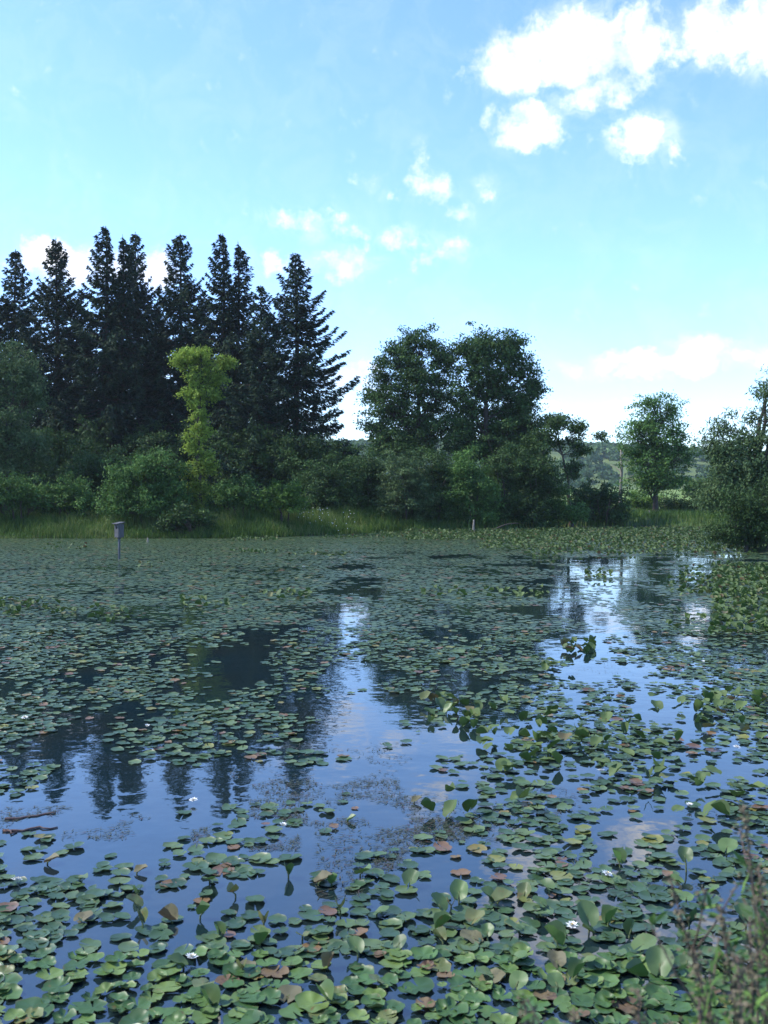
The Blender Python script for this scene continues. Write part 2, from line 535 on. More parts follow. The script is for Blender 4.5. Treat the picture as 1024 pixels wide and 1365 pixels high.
tag(obj('hill_woods', mesh_np('hill_woods', vv, [ff], {'tint': ('FACE', np.clip(tt, 0, 1))}), M['wood_far']),
    'hazy green woods covering the far hill behind the pond', 'woods', kind='stuff')


# ------------------------------------------------------------------ spruces
def spruce_meshes(seed, H, Rm, z0=.6, twin=False):
    rg = np.random.default_rng(seed)
    ts = TubeSet()
    tops = [(0, 0, H, 1.0)]
    if twin:
        tops.append((1.1, .1, H - .5, .9))
    C, Dv, Up, Ln, Wd, Tt = [], [], [], [], [], []
    for (ox, oy, Ht, kk) in tops:
        zs = np.linspace(0, Ht, 9)
        bend = .15 * np.sin(zs * .3 + seed)
        ox_t = ox * np.clip((zs / Ht) * 1.8, 0, 1)
        ts.add(np.stack([ox_t + bend, oy + bend * .4, zs], -1), .26 * (1 - zs / Ht) ** .8 * kk + .02, 8)
        z = z0
        while z < Ht - .12:
            t = (z - z0) / (Ht - z0)
            nb = 5 if t < .85 else 4
            a0 = rg.uniform(0, 2 * PI)
            prof = min(1.0, .8 + t * 1.3) * (1 - t) ** .80 * (1 if t < .9 else 1 - 2.2 * (t - .9)) * (1 + .10 * math.sin(t * 19 + seed))
            for k in range(nb):
                if rg.random() < .16: continue
                az = a0 + k * 2 * PI / nb + rg.normal(0, .25)
                L = Rm * prof * rg.uniform(.55, 1.12) * (1 + .14 * math.sin(az * 2 + z * .8 + seed)) * kk + .16
                if twin and ((ox == 0 and math.cos(az) > .5) or (ox > 0 and math.cos(az) < -.3)): L *= .45
                slope = -.28 + .95 * max(0, t - .25) ** 1.1 + rg.normal(0, .06)
                o = np.array([math.cos(az), math.sin(az), 0]); sd_ = np.array([-o[1], o[0], 0])
                ss = np.linspace(0, 1, 6)
                b0 = np.array([ox * min(1, z / Ht * 1.8) + .15 * math.sin(z * .3 + seed), oy, z])

                def at(s):
                    s = np.asarray(s)[:, None]
                    return b0 + o * L * s + np.array([0, 0, 1.0]) * L * (slope * s - .22 * s * (1 - s) * 2 + .16 * s ** 3)
                ts.add(at(ss), (.045 * (1 - ss) + .008) * (1 - .5 * t), 4, cap=False)
                ns = int((12 + L * 62) * (1 if t < .8 else .72))
                if t > .8: slope += .25 * (t - .8) / .2
                s = rg.random(ns) ** .75 * .97 + .05
                w = (.14 + .42 * L * (1 - s) * np.minimum(1, s * 3.5))
                lat = rg.uniform(-1, 1, ns) * w
                p = at(s) + sd_ * lat[:, None] + np.array([0, 0, 1.0]) * (-np.abs(lat) * .38 - rg.random(ns) * .42 * (1 - t))[:, None]
                dd = o[None] * rg.uniform(.3, 1.1, ns)[:, None] + sd_[None] * (np.sign(lat) * rg.uniform(.1, .8, ns))[:, None] \
                    + np.array([0, 0, 1.0]) * rg.uniform(-.9, .25, ns)[:, None]
                C.append(p); Dv.append(dd); Up.append(np.array([0, 0, 1.0]) + rg.normal(0, .55, (ns, 3)))
                Ln.append(rg.uniform(.24, .46, ns)); Wd.append(rg.uniform(.07, .14, ns)); Tt.append(np.clip(rg.normal(.4, .25, ns), 0, 1))
            z += rg.uniform(.20, .34) if t < .8 else rg.uniform(.22, .36)
        # leader
        ns = 14
        C.append(np.stack([np.full(ns, ox) + .15 * math.sin(Ht * .3 + seed), np.full(ns, oy), np.linspace(Ht - .8, Ht + .1, ns)], -1))
        Dv.append(np.array([0, 0, 1.0]) + rg.normal(0, .5, (ns, 3))); Up.append(rg.normal(0, 1, (ns, 3)))
        Ln.append(np.full(ns, .26)); Wd.append(np.full(ns, .07)); Tt.append(np.full(ns, .5))
    v, f = leaf_cards(np.concatenate(C), np.concatenate(Dv), np.concatenate(Up), np.concatenate(Ln), np.concatenate(Wd))
    cr = mesh_np('spruce_crown', v, [f], {'tint': ('FACE', np.concatenate(Tt))})
    tr = ts.mesh('spruce_trunk')
    cr.materials.append(M['spruce']); tr.materials.append(M['bark'])
    return tr, cr, H


SPR = [spruce_meshes(1, 20, 6.0), spruce_meshes(2, 20, 5.7), spruce_meshes(3, 20, 5.6, twin=True), spruce_meshes(4, 20, 6.1)]
SPRUCES = [  # px of trunk, py of top, D, variant, rz, width scale, label
    (18, 335, 72, 1, .4, 1.05, 'dark spruce at the left end of the row of spruces'),
    (75, 320, 70, 0, 2.0, 1.0, 'dark spruce second from the left, white cloud on both sides of its tip'),
    (140, 304, 69, 2, 1.0, 1.0, 'tallest dark spruce with a forked double tip'),
    (183, 312, 73, 1, 3.3, .85, 'narrow open-topped spruce just right of the tallest forked spruce'),
    (241, 313, 71, 0, 4.4, .95, 'dark pointed spruce rising directly behind the yellow-green tree'),
    (296, 314, 69, 2, 0.2, .95, 'forked spruce between the pointed spruce and the wide right-hand spruce'),
    (347, 382, 66, 1, 5.0, 1.0, 'shorter spruce squeezed against the wide right-hand spruce'),
    (395, 340, 67, 3, .9, 1.2, 'wide spruce at the right end of the row with drooping boughs'),
    (110, 392, 75, 1, 2.2, .9, 'shorter spruce half hidden between the second spruce and the tallest forked one'),
    (212, 398, 76, 3, 3.9, .7, 'shorter spruce half hidden between the narrow open-topped and the pointed spruce'),
    (268, 400, 75, 0, 1.4, .8, 'shorter spruce half hidden behind the top of the yellow-green tree'),
    (-45, 325, 72, 0, 5.5, 1.0, 'dark spruce half cut off by the left edge of the view'),
]
for px, py, D, vi, rz, ws_, lab in SPRUCES:
    tr, cr, H0 = SPR[vi]
    x = gx(px, D)
    gz0 = float(ground_z(np.array([x]), np.array([float(D)]))[0]) - .05
    k = (gz(py, D) - gz0) / H0
    r = empty('spruce_tree', (x, D, gz0), rz, lab, 'spruce tree', 'row of tall spruces on the far bank')
    if vi == 2: r.rotation_euler[2] = rz * .2
    r.scale = (ws_ * k, ws_ * k, k)
    obj('trunk', tr, None, r); obj('crown', cr, None, r)


# ------------------------------------------------------------------ broadleaf trees and shrubs
def broadleaf(name, D, base_px, lobes, label, cat, mat='leaf_dark', group=None, seed=0, dens=1.0, leaf=.17, clr=.5,
              depth=.85, trunk_r=.2, narrow=.55, droop=0.0, gap=.12, bark='bark', base_D=None, shrub=False, stems=1, fill=.5, flat=.6, zbase=None):
    rg = np.random.default_rng(seed + 1000)
    s = D / FPX
    bx = gx(base_px, D)
    z0 = float(ground_z(np.array([bx]), np.array([float(D)]))[0]) - .04 if zbase is None else zbase
    base = np.array([bx, D, z0])
    ts = TubeSet()
    L = []
    for (px, py, rx, rz_) in lobes:
        c = np.array([gx(px, D), D + rg.uniform(-.3, .3) * rx * s, gz(py, D)]) - base
        L.append((c, np.array([rx * s, rx * s * depth, rz_ * s])))
    topz = max(c[2] + .3 * r[2] for c, r in L)
    top_c = max(L, key=lambda a: a[0][2])[0]
    # trunk(s)
    trunks = []
    for k in range(stems):
        off = rg.normal(0, .25, 2) * (stems > 1)
        tz = np.linspace(0, 1, 9)
        wob = rg.normal(0, .12, (9, 2)) * tz[:, None]
        tx = off[0] + (top_c[0] * .8 + off[0] * 2 - off[0]) * tz ** 1.6 + wob[:, 0] * (0.5 if shrub else 1)
        ty = off[1] + (off[1] * 2) * tz + wob[:, 1]
        P = np.stack([tx, ty, tz * topz * (.9 if not shrub else .8)], -1)
        P[0, 2] = -.1
        rr_ = trunk_r * (1 - tz * .85) * (1 + .35 * np.exp(-tz * 14))
        ts.add(P, rr_, 8)
        trunks.append(P)
    C, Dv, Up, Ln, Wd, Tt = [], [], [], [], [], []
    for (c, r) in L:
        P = trunks[rg.integers(len(trunks))]
        hz = np.clip(c[2] - .9 * r[2] - .25 * abs(c[0] - P[4, 0]), .12 * topz, P[-1, 2] * .9)
        k = int(np.argmin(abs(P[:, 2] - hz)))
        a = P[k]
        mid = (a + c) / 2 + np.array([0, 0, -.12 * np.linalg.norm(c - a)]) + rg.normal(0, .1, 3)
        tt_ = np.linspace(0, 1, 6)[:, None]
        limb = (1 - tt_) ** 2 * a + 2 * tt_ * (1 - tt_) * mid + tt_ ** 2 * c
        lr = trunk_r * .42 * (1 - k / 12)
        ts.add(limb, np.linspace(lr, lr * .35, 6), 6)
        vol = r[0] * r[1] * r[2]
        area = (r[0] * r[2] + r[0] * r[1] + r[1] * r[2])
        nc = max(4, int(area * 4.2 / (clr ** 2) * .62 * dens))
        dr = unit(rg.normal(size=(nc, 3)))
        rad_ = rg.random(nc) ** fill
        rad_ *= 1 + .18 * rg.normal(size=nc)
        cen = c + dr * rad_[:, None] * r
        nn = fbm((cen[:, 0] + 50) * .8 / clr * .5, (cen[:, 2] + cen[:, 1] * .7 + 50) * .8 / clr * .5, seed, 2)
        cen = cen[nn > np.quantile(nn, gap)]
        cen = cen[cen[:, 2] > .15]
        for j, cc_ in enumerate(cen):
            if rg.random() < .55:
                a2 = limb[rg.integers(2, 6)]
                m2 = (a2 + cc_) / 2 + rg.normal(0, .12, 3) + np.array([0, 0, .1])
                br = (1 - tt_) ** 2 * a2 + 2 * tt_ * (1 - tt_) * m2 + tt_ ** 2 * cc_
                ts.add(br, np.linspace(max(.012, lr * .3), .007, 6), 4, cap=False)
            cr_ = clr * rg.uniform(.6, 1.35)
            nl = int(30 * min(dens, 1) * (cr_ / leaf) ** 2 * .30)
            g = rg.normal(size=(nl, 3)) * np.array([1, 1, flat]) * cr_ * .5
            p = cc_ + g
            if droop: p[:, 2] -= droop * rg.random(nl) ** 2 * cr_ * 2
            dd = rg.normal(size=(nl, 3)) + unit(g) * .6
            dd[:, 2] -= .25 + droop * 2.5
            C.append(p); Dv.append(dd); Up.append(unit(g) * .7 + np.array([0, 0, .7]) + rg.normal(0, .5, (nl, 3)))
            Ln.append(leaf * rg.uniform(.7, 1.35, nl)); Wd.append(leaf * narrow * rg.uniform(.7, 1.3, nl))
            Tt.append(np.clip(rg.normal(.2 + .5 * rg.random(), .2, nl), 0, 1))
    C = np.concatenate(C); ok = C[:, 2] > .03
    v, f = leaf_cards(C[ok], np.concatenate(Dv)[ok], np.concatenate(Up)[ok], np.concatenate(Ln)[ok], np.concatenate(Wd)[ok], .12)
    root = empty(name, tuple(base), 0, label, cat, group)
    obj('stems' if shrub else 'trunk', ts.mesh(name + '_wood'), M[bark], root)
    obj('foliage' if shrub else 'crown', mesh_np(name + '_leaves', v, [f], {'tint': ('FACE', np.concatenate(Tt)[ok])}), M[mat], root)
    return root


broadleaf('broadleaf_tree', 64, 556, [(560, 462, 30, 27), (590, 478, 20, 25), (532, 480, 28, 24), (512, 505, 22, 26), (560, 505, 40, 36), (585, 530, 30, 34),
                                      (522, 545, 38, 30), (500, 572, 18, 14), (560, 570, 50, 30), (495, 530, 16, 16), (545, 595, 50, 24), (515, 590, 24, 20)],
          'tall round-crowned broadleaf tree on the far bank, left one of the touching pair', 'tree', 'leaf_dark', 'tall broadleaf trees in the middle', 11, trunk_r=.3, clr=.45)
broadleaf('broadleaf_tree', 63, 652, [(645, 462, 42, 28), (680, 470, 30, 28), (620, 478, 22, 30), (700, 500, 24, 26), (655, 510, 48, 34), (625, 540, 32, 34),
                                      (690, 535, 34, 26), (712, 515, 15, 9), (660, 570, 58, 30), (700, 565, 42, 28), (650, 598, 55, 24), (700, 600, 40, 26), (618, 575, 26, 30)],
          'tall broad tree with dense dome crown, right one of the touching pair', 'tree', 'leaf_dark', 'tall broadleaf trees in the middle', 12, trunk_r=.34, clr=.45)
broadleaf('broadleaf_tree', 60, 762, [(740, 562, 30, 10), (770, 572, 18, 10), (765, 595, 15, 16), (762, 625, 13, 20), (798, 582, 12, 5), (720, 580, 22, 14), (780, 598, 9, 7), (745, 590, 10, 8)],
          'spindly dark tree leaning out from the pair, boughs reaching right against the sky', 'tree', 'leaf_dark', None, 13, dens=1.1, trunk_r=.15, clr=.32, gap=.2, leaf=.15)
broadleaf('broadleaf_tree', 70, 874, [(868, 540, 26, 18), (893, 546, 20, 22), (880, 530, 16, 10), (875, 562, 42, 28), (872, 600, 50, 30), (840, 580, 18, 16), (872, 635, 44, 20), (850, 568, 22, 20), (905, 580, 20, 22), (875, 580, 34, 26), (846, 600, 26, 20), (912, 595, 16, 18),
                                      (900, 612, 28, 20), (872, 620, 40, 20), (860, 645, 32, 16), (895, 640, 25, 14)],
          'airy light green tree standing alone in front of the meadow and hill', 'tree', 'leaf_mid', None, 14, dens=.62, trunk_r=.2, clr=.38, gap=.2, fill=.55)
broadleaf('willow_tree', 42, 1010, [(1018, 515, 12, 28), (1000, 555, 14, 14), (965, 568, 20, 20), (1005, 585, 26, 20), (975, 600, 34, 20), (1010, 625, 46, 30), (965, 640, 32, 26),
                                    (1055, 560, 40, 50), (1080, 620, 60, 60), (1050, 490, 22, 24), (955, 605, 22, 24), (985, 650, 44, 34), (950, 660, 22, 26), (1020, 670, 40, 30), (940, 585, 14, 14)],
          'grey-green willow at the right edge of the view, thin topped', 'tree', 'leaf_grey', 'willows at the right bank', 15, dens=1.1, narrow=.32, leaf=.17, droop=.25, clr=.38, trunk_r=.2, stems=3, gap=.15)
broadleaf('willow_shrub', 36.5, 1015, [(1005, 680, 30, 28), (980, 700, 26, 26), (1030, 670, 35, 40), (1010, 715, 36, 24), (985, 722, 26, 16), (1065, 690, 40, 50), (962, 712, 20, 20), (978, 670, 24, 24)],
          'dark rounded willow bush hanging over the water at the right edge', 'shrub', 'leaf_dark', None, 16, dens=1.0, narrow=.35, leaf=.11, droop=.2, clr=.28, trunk_r=.05, shrub=True, stems=5)
broadleaf('broadleaf_tree', 54, 8, [(20, 485, 32, 36), (-10, 500, 45, 45), (35, 530, 30, 40), (15, 580, 42, 45), (-30, 580, 60, 60), (45, 600, 24, 36), (20, 630, 42, 30)],
          'blue-green leafy tree in front of the leftmost spruces at the left edge', 'tree', 'leaf_grey', None, 17, trunk_r=.25, clr=.45, narrow=.4, dens=.9)
broadleaf('broadleaf_tree', 50.5, 265, [(242, 478, 20, 15), (268, 474, 24, 12), (296, 482, 16, 13), (262, 498, 26, 16), (290, 505, 14, 12), (256, 525, 18, 16), (280, 528, 12, 16),
                                        (262, 550, 15, 16), (266, 575, 16, 18), (258, 596, 14, 14), (272, 607, 14, 11), (262, 630, 22, 15), (282, 622, 12, 10), (264, 655, 20, 16), (266, 678, 12, 12)],
          'slender yellow-green tree with flat spreading top in front of the spruces', 'tree', 'leaf_yellow', None, 18, trunk_r=.17, clr=.28, leaf=.14, gap=.1, dens=.9, depth=1.0)

SHRUBS = [
    # D, base px, lobes, material, label
    (49.5, 205, [(210, 620, 32, 26), (180, 640, 36, 30), (225, 650, 36, 34), (195, 670, 50, 26), (155, 665, 20, 26)], 'leaf_mid', 'big rounded bush left of the slender yellow-green tree', .32),
    (50, 382, [(382, 655, 22, 16), (372, 668, 24, 14), (396, 670, 18, 12)], 'leaf_bright', 'small bright green bush on the bank below the wide right-hand spruce', .26),
    (50, 318, [(315, 655, 26, 20), (335, 668, 24, 16), (295, 668, 20, 16)], 'leaf_mid', 'low bush right of the slender yellow-green tree', .3),
    (50, 25, [(20, 655, 40, 24), (50, 668, 30, 20), (-15, 660, 30, 28)], 'leaf_mid', 'low bush at the left edge below the blue-green tree', .3),
    (51, 95, [(90, 655, 26, 22), (110, 668, 28, 18), (70, 670, 24, 16)], 'leaf_mid', 'low bush on the bank below the second and third spruces', .3),
    (55, 140, [(130, 630, 40, 30), (160, 625, 30, 26), (110, 640, 30, 28)], 'leaf_dark', 'dark bush between the tallest spruce and the big rounded bush', .35),
    (56, 440, [(430, 650, 36, 36), (455, 640, 30, 36), (465, 665, 34, 30)], 'leaf_dark', 'dark bush at the foot of the wide right-hand spruce', .35),
    (58, 490, [(490, 630, 26, 30), (478, 650, 30, 36), (505, 660, 32, 32)], 'leaf_dark', 'dark bush under the left side of the left tall tree', .35),
    (56, 543, [(540, 640, 34, 38), (525, 665, 32, 34), (562, 670, 32, 32)], 'leaf_grey', 'greyish bush standing forward at the water below the left tall tree', .34),
    (57, 580, [(582, 632, 30, 34), (575, 662, 34, 36), (600, 675, 28, 26)], 'leaf_dark', 'dark bush between the greyish bush and the rounded bush, below the pair', .34),
    (56.5, 625, [(622, 632, 30, 32), (612, 655, 32, 34), (640, 665, 30, 32), (630, 688, 34, 20)], 'leaf_mid', 'rounded mid-green bush beside the slim stump, below the right tall tree', .34),
    (58, 672, [(668, 625, 30, 40), (685, 650, 34, 40), (665, 680, 34, 26)], 'leaf_dark', 'very dark bush right of the slim stump', .34),
    (58, 715, [(712, 620, 30, 36), (722, 650, 30, 40), (705, 680, 32, 28)], 'leaf_dark', 'dark bush sloping down from the right tall tree', .34),
    (58.5, 748, [(742, 670, 24, 26), (758, 684, 24, 18), (728, 690, 22, 16)], 'leaf_mid', 'brighter vine-covered bush at the water below the spindly tree', .28),
    (62, 800, [(795, 664, 28, 24), (815, 672, 24, 22), (775, 670, 22, 24), (825, 688, 18, 12)], 'leaf_dark', 'dark bush between the spindly tree and the airy tree', .3),
    (73, 905, [(895, 675, 22, 20), (915, 680, 22, 16)], 'leaf_dark', 'dark low bush just right of the airy tree trunk', .34),
    (74, 945, [(940, 672, 24, 22), (962, 670, 24, 24), (925, 684, 16, 10)], 'leaf_dark', 'dark low bush between the airy tree and the willow', .34),
    (80, 850, [(848, 668, 20, 14), (868, 672, 18, 12)], 'leaf_bright', 'sunlit yellow-green bush behind the airy tree trunk', .34),
    (78, 890, [(890, 640, 26, 12), (930, 650, 26, 12)], 'leaf_mid', 'pale green thicket in the meadow behind the airy tree', .34),
    (66, 100, [(80, 600, 40, 40), (120, 610, 40, 40), (40, 620, 40, 40), (90, 640, 50, 34)], 'leaf_dark', 'dark undergrowth bush beneath the left spruces', .45),
    (66, 225, [(200, 600, 40, 36), (250, 600, 40, 36), (225, 635, 50, 36)], 'leaf_dark', 'dark undergrowth bush beneath the middle spruces', .45),
    (65, 330, [(300, 600, 36, 36), (345, 605, 40, 40), (325, 635, 50, 36)], 'leaf_dark', 'dark undergrowth bush beneath the forked right spruce', .45),
    (64, 412, [(395, 610, 36, 36), (430, 615, 36, 36), (412, 640, 46, 32)], 'leaf_dark', 'dark undergrowth bush directly beneath the wide right-hand spruce', .45),
    (47.6, 255, [(245, 690, 22, 18), (270, 694, 20, 14), (225, 698, 20, 12)], 'leaf_dark', 'low dark waterside clump below the slender yellow-green tree', .22),
    (60, 690, [(690, 692, 26, 12), (715, 694, 22, 10)], 'leaf_grey', 'low pale tangle at the water right of the slim stump', .22),
]
for i, (D, bp_, lobes, mt, lab, cl) in enumerate(SHRUBS):
    broadleaf('shrub', D, bp_, lobes, lab, 'shrub', mt, 'shrubs along the far bank', 200 + i, dens=1.0, trunk_r=.06, clr=cl, shrub=True, stems=4,
              leaf=.13 if D < 62 else .17, depth=.9, gap=.08, fill=.45)


# ------------------------------------------------------------------ dead wood and stakes
def pole(name, px, py0, py1, D, r, label, cat, mat, lean=.0, twigs=0, seed=0, z0=None):
    x = gx(px, D); zb = gz(py1, D) if z0 is None else z0
    h = gz(py0, D) - zb
    root = empty(name, (x, D, zb), 0, label, cat)
    rg = np.random.default_rng(seed)
    ts = TubeSet()
    t = np.linspace(-.08, 1, 7)
    P = np.stack([lean * t * h + rg.normal(0, .02, 7) * h * .3, rg.normal(0, .02, 7) * h * .3, t * h], -1)
    ts.add(P, r * (1 - .45 * np.clip(t, 0, 1)), 8)
    obj('trunk' if cat != 'stake' else 'shaft', ts.mesh(name), M[mat], root)
    if twigs:
        for k in range(twigs):
            tw = TubeSet()
            a = P[3 + k % 4]; az = rg.uniform(0, 2 * PI); l = h * rg.uniform(.12, .28)
            e = a + np.array([math.cos(az) * l, math.sin(az) * l, l * .6])
            tw.add(np.stack([a, (a + e) / 2 + [0, 0, .05 * l], e]), [r * .35, r * .2, r * .06], 5)
            obj('branch', tw.mesh(name + '_branch'), M[mat], root)
    return root


pole('tree_stump', 631, 693, 711, 54.5, .075, 'slim pale broken stump standing at the water edge in the middle', 'tree stump', 'bark_pale', .05, 3, 3)
pole('dead_tree', 827, 598, 684, 76, .16, 'bare pale dead trunk left of the airy tree', 'dead tree', 'bark_pale', .02, 6, 5)
pole('dead_tree', 737, 640, 700, 70, .08, 'thin bare dead stem behind the brighter vine-covered bush', 'dead tree', 'bark_pale', -.03, 4, 6)
pole('wooden_stake', 197, 717, 724, 43.5, .05, 'short pale stake in the water right of the nest box', 'stake', 'bark_pale', 0, 0, 7, z0=-.02)
pole('wooden_stake', 865, 681, 692, 69, .16, 'short pale stake in the grass below the airy tree', 'stake', 'bark_pale', 0, 0, 8)
pole('wooden_stake', 858, 683, 692, 69, .06, 'thinner pale stake beside the short one below the airy tree', 'stake', 'bark_pale', .1, 0, 9)


# ------------------------------------------------------------------ nest box on its post
def box_mesh(name, sx, sy, sz, c=(0, 0, 0), bev=.006):
    import bmesh
    bm = bmesh.new()
    bmesh.ops.create_cube(bm, size=1)
    for v in bm.verts:
        v.co = Vector((v.co.x * sx + c[0], v.co.y * sy + c[1], v.co.z * sz + c[2]))
    bmesh.ops.bevel(bm, geom=bm.edges[:], offset=bev, segments=2, affect='EDGES')
    me = bpy.data.meshes.new(name); bm.to_mesh(me); bm.free()
    return me


D = 32.6
nb = empty('nest_box', (gx(159, D), D, 0), R(-40), 'grey wooden nest box on a thin post standing in the water', 'nest box')
nbb = obj('box', box_mesh('box', .26, .25, .44, (0, 0, .93)), M['box_wood'], nb)
roof = obj('roof', box_mesh('roof', .34, .36, .025, (0, 0, 0)), M['box_wood'], nb)
roof.location = (0, -.03, 1.175); roof.rotation_euler = (R(8), 0, 0)
ts = TubeSet(); ts.add([(0, -.1255, 1.03), (0, -.128, 1.03)], [.05, .05], 16)
obj('entrance_hole', ts.mesh('hole'), M['box_dark'], nbb)
obj('gap', box_mesh('gap', .22, .006, .02, (0, -.126, 1.115), .001), M['box_dark'], nbb)
ts = TubeSet(); ts.add([(0, .0, -1.0), (0, 0, .3), (0, 0, .72)], [.042, .042, .042], 10)
obj('post', ts.mesh('post'), M['post_metal'], nb)
ts = TubeSet(); ts.add([(0, .0, .66), (0, 0, .70), (0, 0, .709)], [.06, .09, .09], 10)
obj('bracket', ts.mesh('bracket'), M['post_metal'], nb)
nb.scale = (.86, .86, 1.0)


# ------------------------------------------------------------------ bank grass
def blades(name, x, y, h, w, seed, mat, label, cat, lean=.55, tintm=.4):
    rg = np.random.default_rng(seed)
    n = len(x)
    z = ground_z(x, y); z = np.maximum(z, -.05)
    a = rg.uniform(0, 2 * PI, n); s = np.stack([np.cos(a), np.sin(a), 0 * a], -1)
    b = rg.uniform(0, 2 * PI, n); l = np.stack([np.cos(b), np.sin(b), 0 * b], -1) * (lean * h * rg.random(n))[:, None]
    base = np.stack([x, y, z], -1); up = np.array([0, 0, 1.0])
    w = (w * rg.uniform(.6, 1.3, n))[:, None]; h = h[:, None]
    v = np.stack([base - s * w * .5, base + s * w * .5, base + l * .35 + up * h * .6 + s * w * .4, base + l * .35 + up * h * .6 - s * w * .4,
                  base + l + up * h], 1).reshape(-1, 3)
    i = np.arange(n)[:, None] * 5
    q = i + np.array([[0, 1, 2, 3]]); t3 = i + np.array([[3, 2, 4]])
    tt = np.clip(rg.normal(tintm, .2, n) + 1.3 * (fbm(x * .45, y * .45, 4, 3) - .5), 0, 1)
    me = mesh_np(name, v, [q, t3], {'tint': ('FACE', np.concatenate([tt, tt]))})
    return tag(obj(name, me, M[mat]), label, cat, kind='stuff')


rg = np.random.default_rng(5)
n = 46000
x = rg.uniform(-24, 4, n); y = np.interp(x, SHX, SHY) - .5 + 9 * rg.random(n) ** 1.3
ok = pond_d(x, y) < .25
x, y = x[ok], y[ok]
hh = (.18 + 1.05 * fbm(x * .7, y * .7, 6, 4) ** 1.3) * rg.uniform(.6, 1.1, len(x)) * np.clip(.55 + (-pond_d(x, y)) * .25, .5, 1.15)
blades('bank_grass', x, y, hh, .035, 8, 'grass', 'tall green grass along the far left bank', 'grass')
n = 26000
x = rg.uniform(4, 34, n); y = rg.uniform(52, 76, n)
d_ = pond_d(x, y); ok = (d_ < .3) & (d_ > -16); x, y = x[ok], y[ok]
blades('meadow_grass', x, y, rg.uniform(.25, .6, len(x)), .05, 9, 'grass', 'green grass on the far right bank under the airy tree', 'grass', tintm=.55)
n = 9000
x = rg.uniform(-5, 5, n); y = rg.uniform(-1.5, 2.1, n)
ok = (pond_d(x, y) < .05) & (np.hypot(x, y) > .7); x, y = x[ok], y[ok]
blades('shore_grass', x, y, rg.uniform(.12, .35, len(x)), .012, 10, 'grass', 'short grass on the near shore', 'grass')
# white flower heads in the bank grass
n = 60
x = np.array([gx(p, 50.5) for p in rg.uniform(385, 480, n)]); y = rg.uniform(49.5, 52.5, n)
c = np.stack([x, y, ground_z(x, y) + rg.uniform(.75, 1.15, n)], -1)
v_, f_ = leaf_cards(c, rg.normal(size=(n, 3)) * [1, .3, .6], rg.normal(size=(n, 3)) + [0, -1, 1.0], np.full(n, .045), np.full(n, .04))
tag(obj('meadow_flowers', mesh_np('meadow_flowers', v_, [f_]), M['petal']), 'tiny white blossoms scattered in the bank grass', 'flowers', kind='stuff')

# ------------------------------------------------------------------ lily pads
CY = [716, 730, 745, 765, 800, 850, 900, 950, 1000, 1050, 1100, 1150, 1200, 1250, 1300, 1365]
CX = [0, 128, 256, 384, 448, 512, 576, 640, 704, 768, 832, 896, 960, 1024]
CV = [
    [.99, .99, .99, .99, .99, .95, .9, .9, .9, .9, .95, .95, .95, .95],
    [.99, .99, .99, .97, .95, .9, .9, .9, .9, .9, .9, .9, .9, .95],
    [.99, .97, .96, .9, .7, .5, .5, .55, .55, .3, .25, .2, .3, .6],
    [.84, .82, .85, .8, .75, .7, .7, .75, .7, .25, .4, .5, .4, .8],
    [.85, .8, .8, .8, .45, .5, .75, .7, .6, .3, .35, .7, .7, .85],
    [.70, .68, .62, .52, .25, .3, .6, .5, .55, .12, .25, .5, .6, .8],
    [.62, .60, .42, .25, .06, .18, .70, .68, .6, .15, .35, .5, .7, .75],
    [.72, .62, .48, .40, .05, .05, .45, .5, .4, .12, .35, .55, .6, .6],
    [.45, .20, .26, .36, .07, .05, .06, .18, .4, .62, .62, .58, .5, .5],
    [.10, .05, .04, .05, .08, .24, .26, .26, .3, .42, .42, .48, .48, .48],
    [.12, .06, .05, .12, .16, .20, .26, .32, .40, .45, .45, .55, .6, .6],
    [.50, .44, .38, .12, .33, .36, .30, .30, .36, .50, .56, .62, .66, .66],
    [.70, .68, .44, .08, .35, .60, .70, .80, .46, .42, .62, .68, .72, .72],
    [.78, .70, .45, .32, .76, .90, .92, .92, .86, .80, .70, .75, .80, .80],
    [.80, .78, .82, .84, .90, .94, .95, .95, .92, .80, .84, .85, .85, .85],
    [.85, .85, .85, .88, .90, .96, .98, .98, .95, .95, .92, .92, .92, .92],
]
CVA = np.array(CV)


def cover(x, y):
    px = 512 + FPX * x / y; py = HOR + FPX * HCAM / y
    i = np.interp(py, CY, np.arange(len(CY))); j = np.interp(px, CX, np.arange(len(CX)))
    i0 = np.clip(np.floor(i).astype(int), 0, len(CY) - 2); j0 = np.clip(np.floor(j).astype(int), 0, len(CX) - 2)
    fi = i - i0; fj = j - j0
    return (CVA[i0, j0] * (1 - fj) + CVA[i0, j0 + 1] * fj) * (1 - fi) + (CVA[i0 + 1, j0] * (1 - fj) + CVA[i0 + 1, j0 + 1] * fj) * fi


rg = np.random.default_rng(42)
xs, ys, base_r = [], [], []
for (ya_, yb_, cell, br_) in [(2.6, 7.5, .082, .050), (7.5, 12, .084, .049), (12, 20, .096, .056), (20, 62, .128, .076)]:
    gxs, gys = np.meshgrid(np.arange(-24, 20, cell), np.arange(ya_, yb_, cell))
    xs.append((gxs + rg.uniform(-.5, .5, gxs.shape) * cell * .95).ravel()); ys.append((gys + rg.uniform(-.5, .5, gys.shape) * cell * .95).ravel())
    base_r.append(np.full(gxs.size, br_))
xs = np.concatenate(xs); ys = np.concatenate(ys); base_r = np.concatenate(base_r)
ok = (np.abs(xs) < .43 * ys + 1.2) & (pond_d(xs, ys) > .12)
xs, ys, base_r = xs[ok], ys[ok], base_r[ok]
nz1 = fbm(xs * 1.1, ys * .8, 51, 3)
nz2 = .45 * fbm(xs * .16 + ys * .05, ys * .45, 61, 3) + .55 * fbm(xs * .26 + ys * .12, ys * 1.15, 63, 3)
wfar = np.clip((ys - 12) / 10, 0, 1)
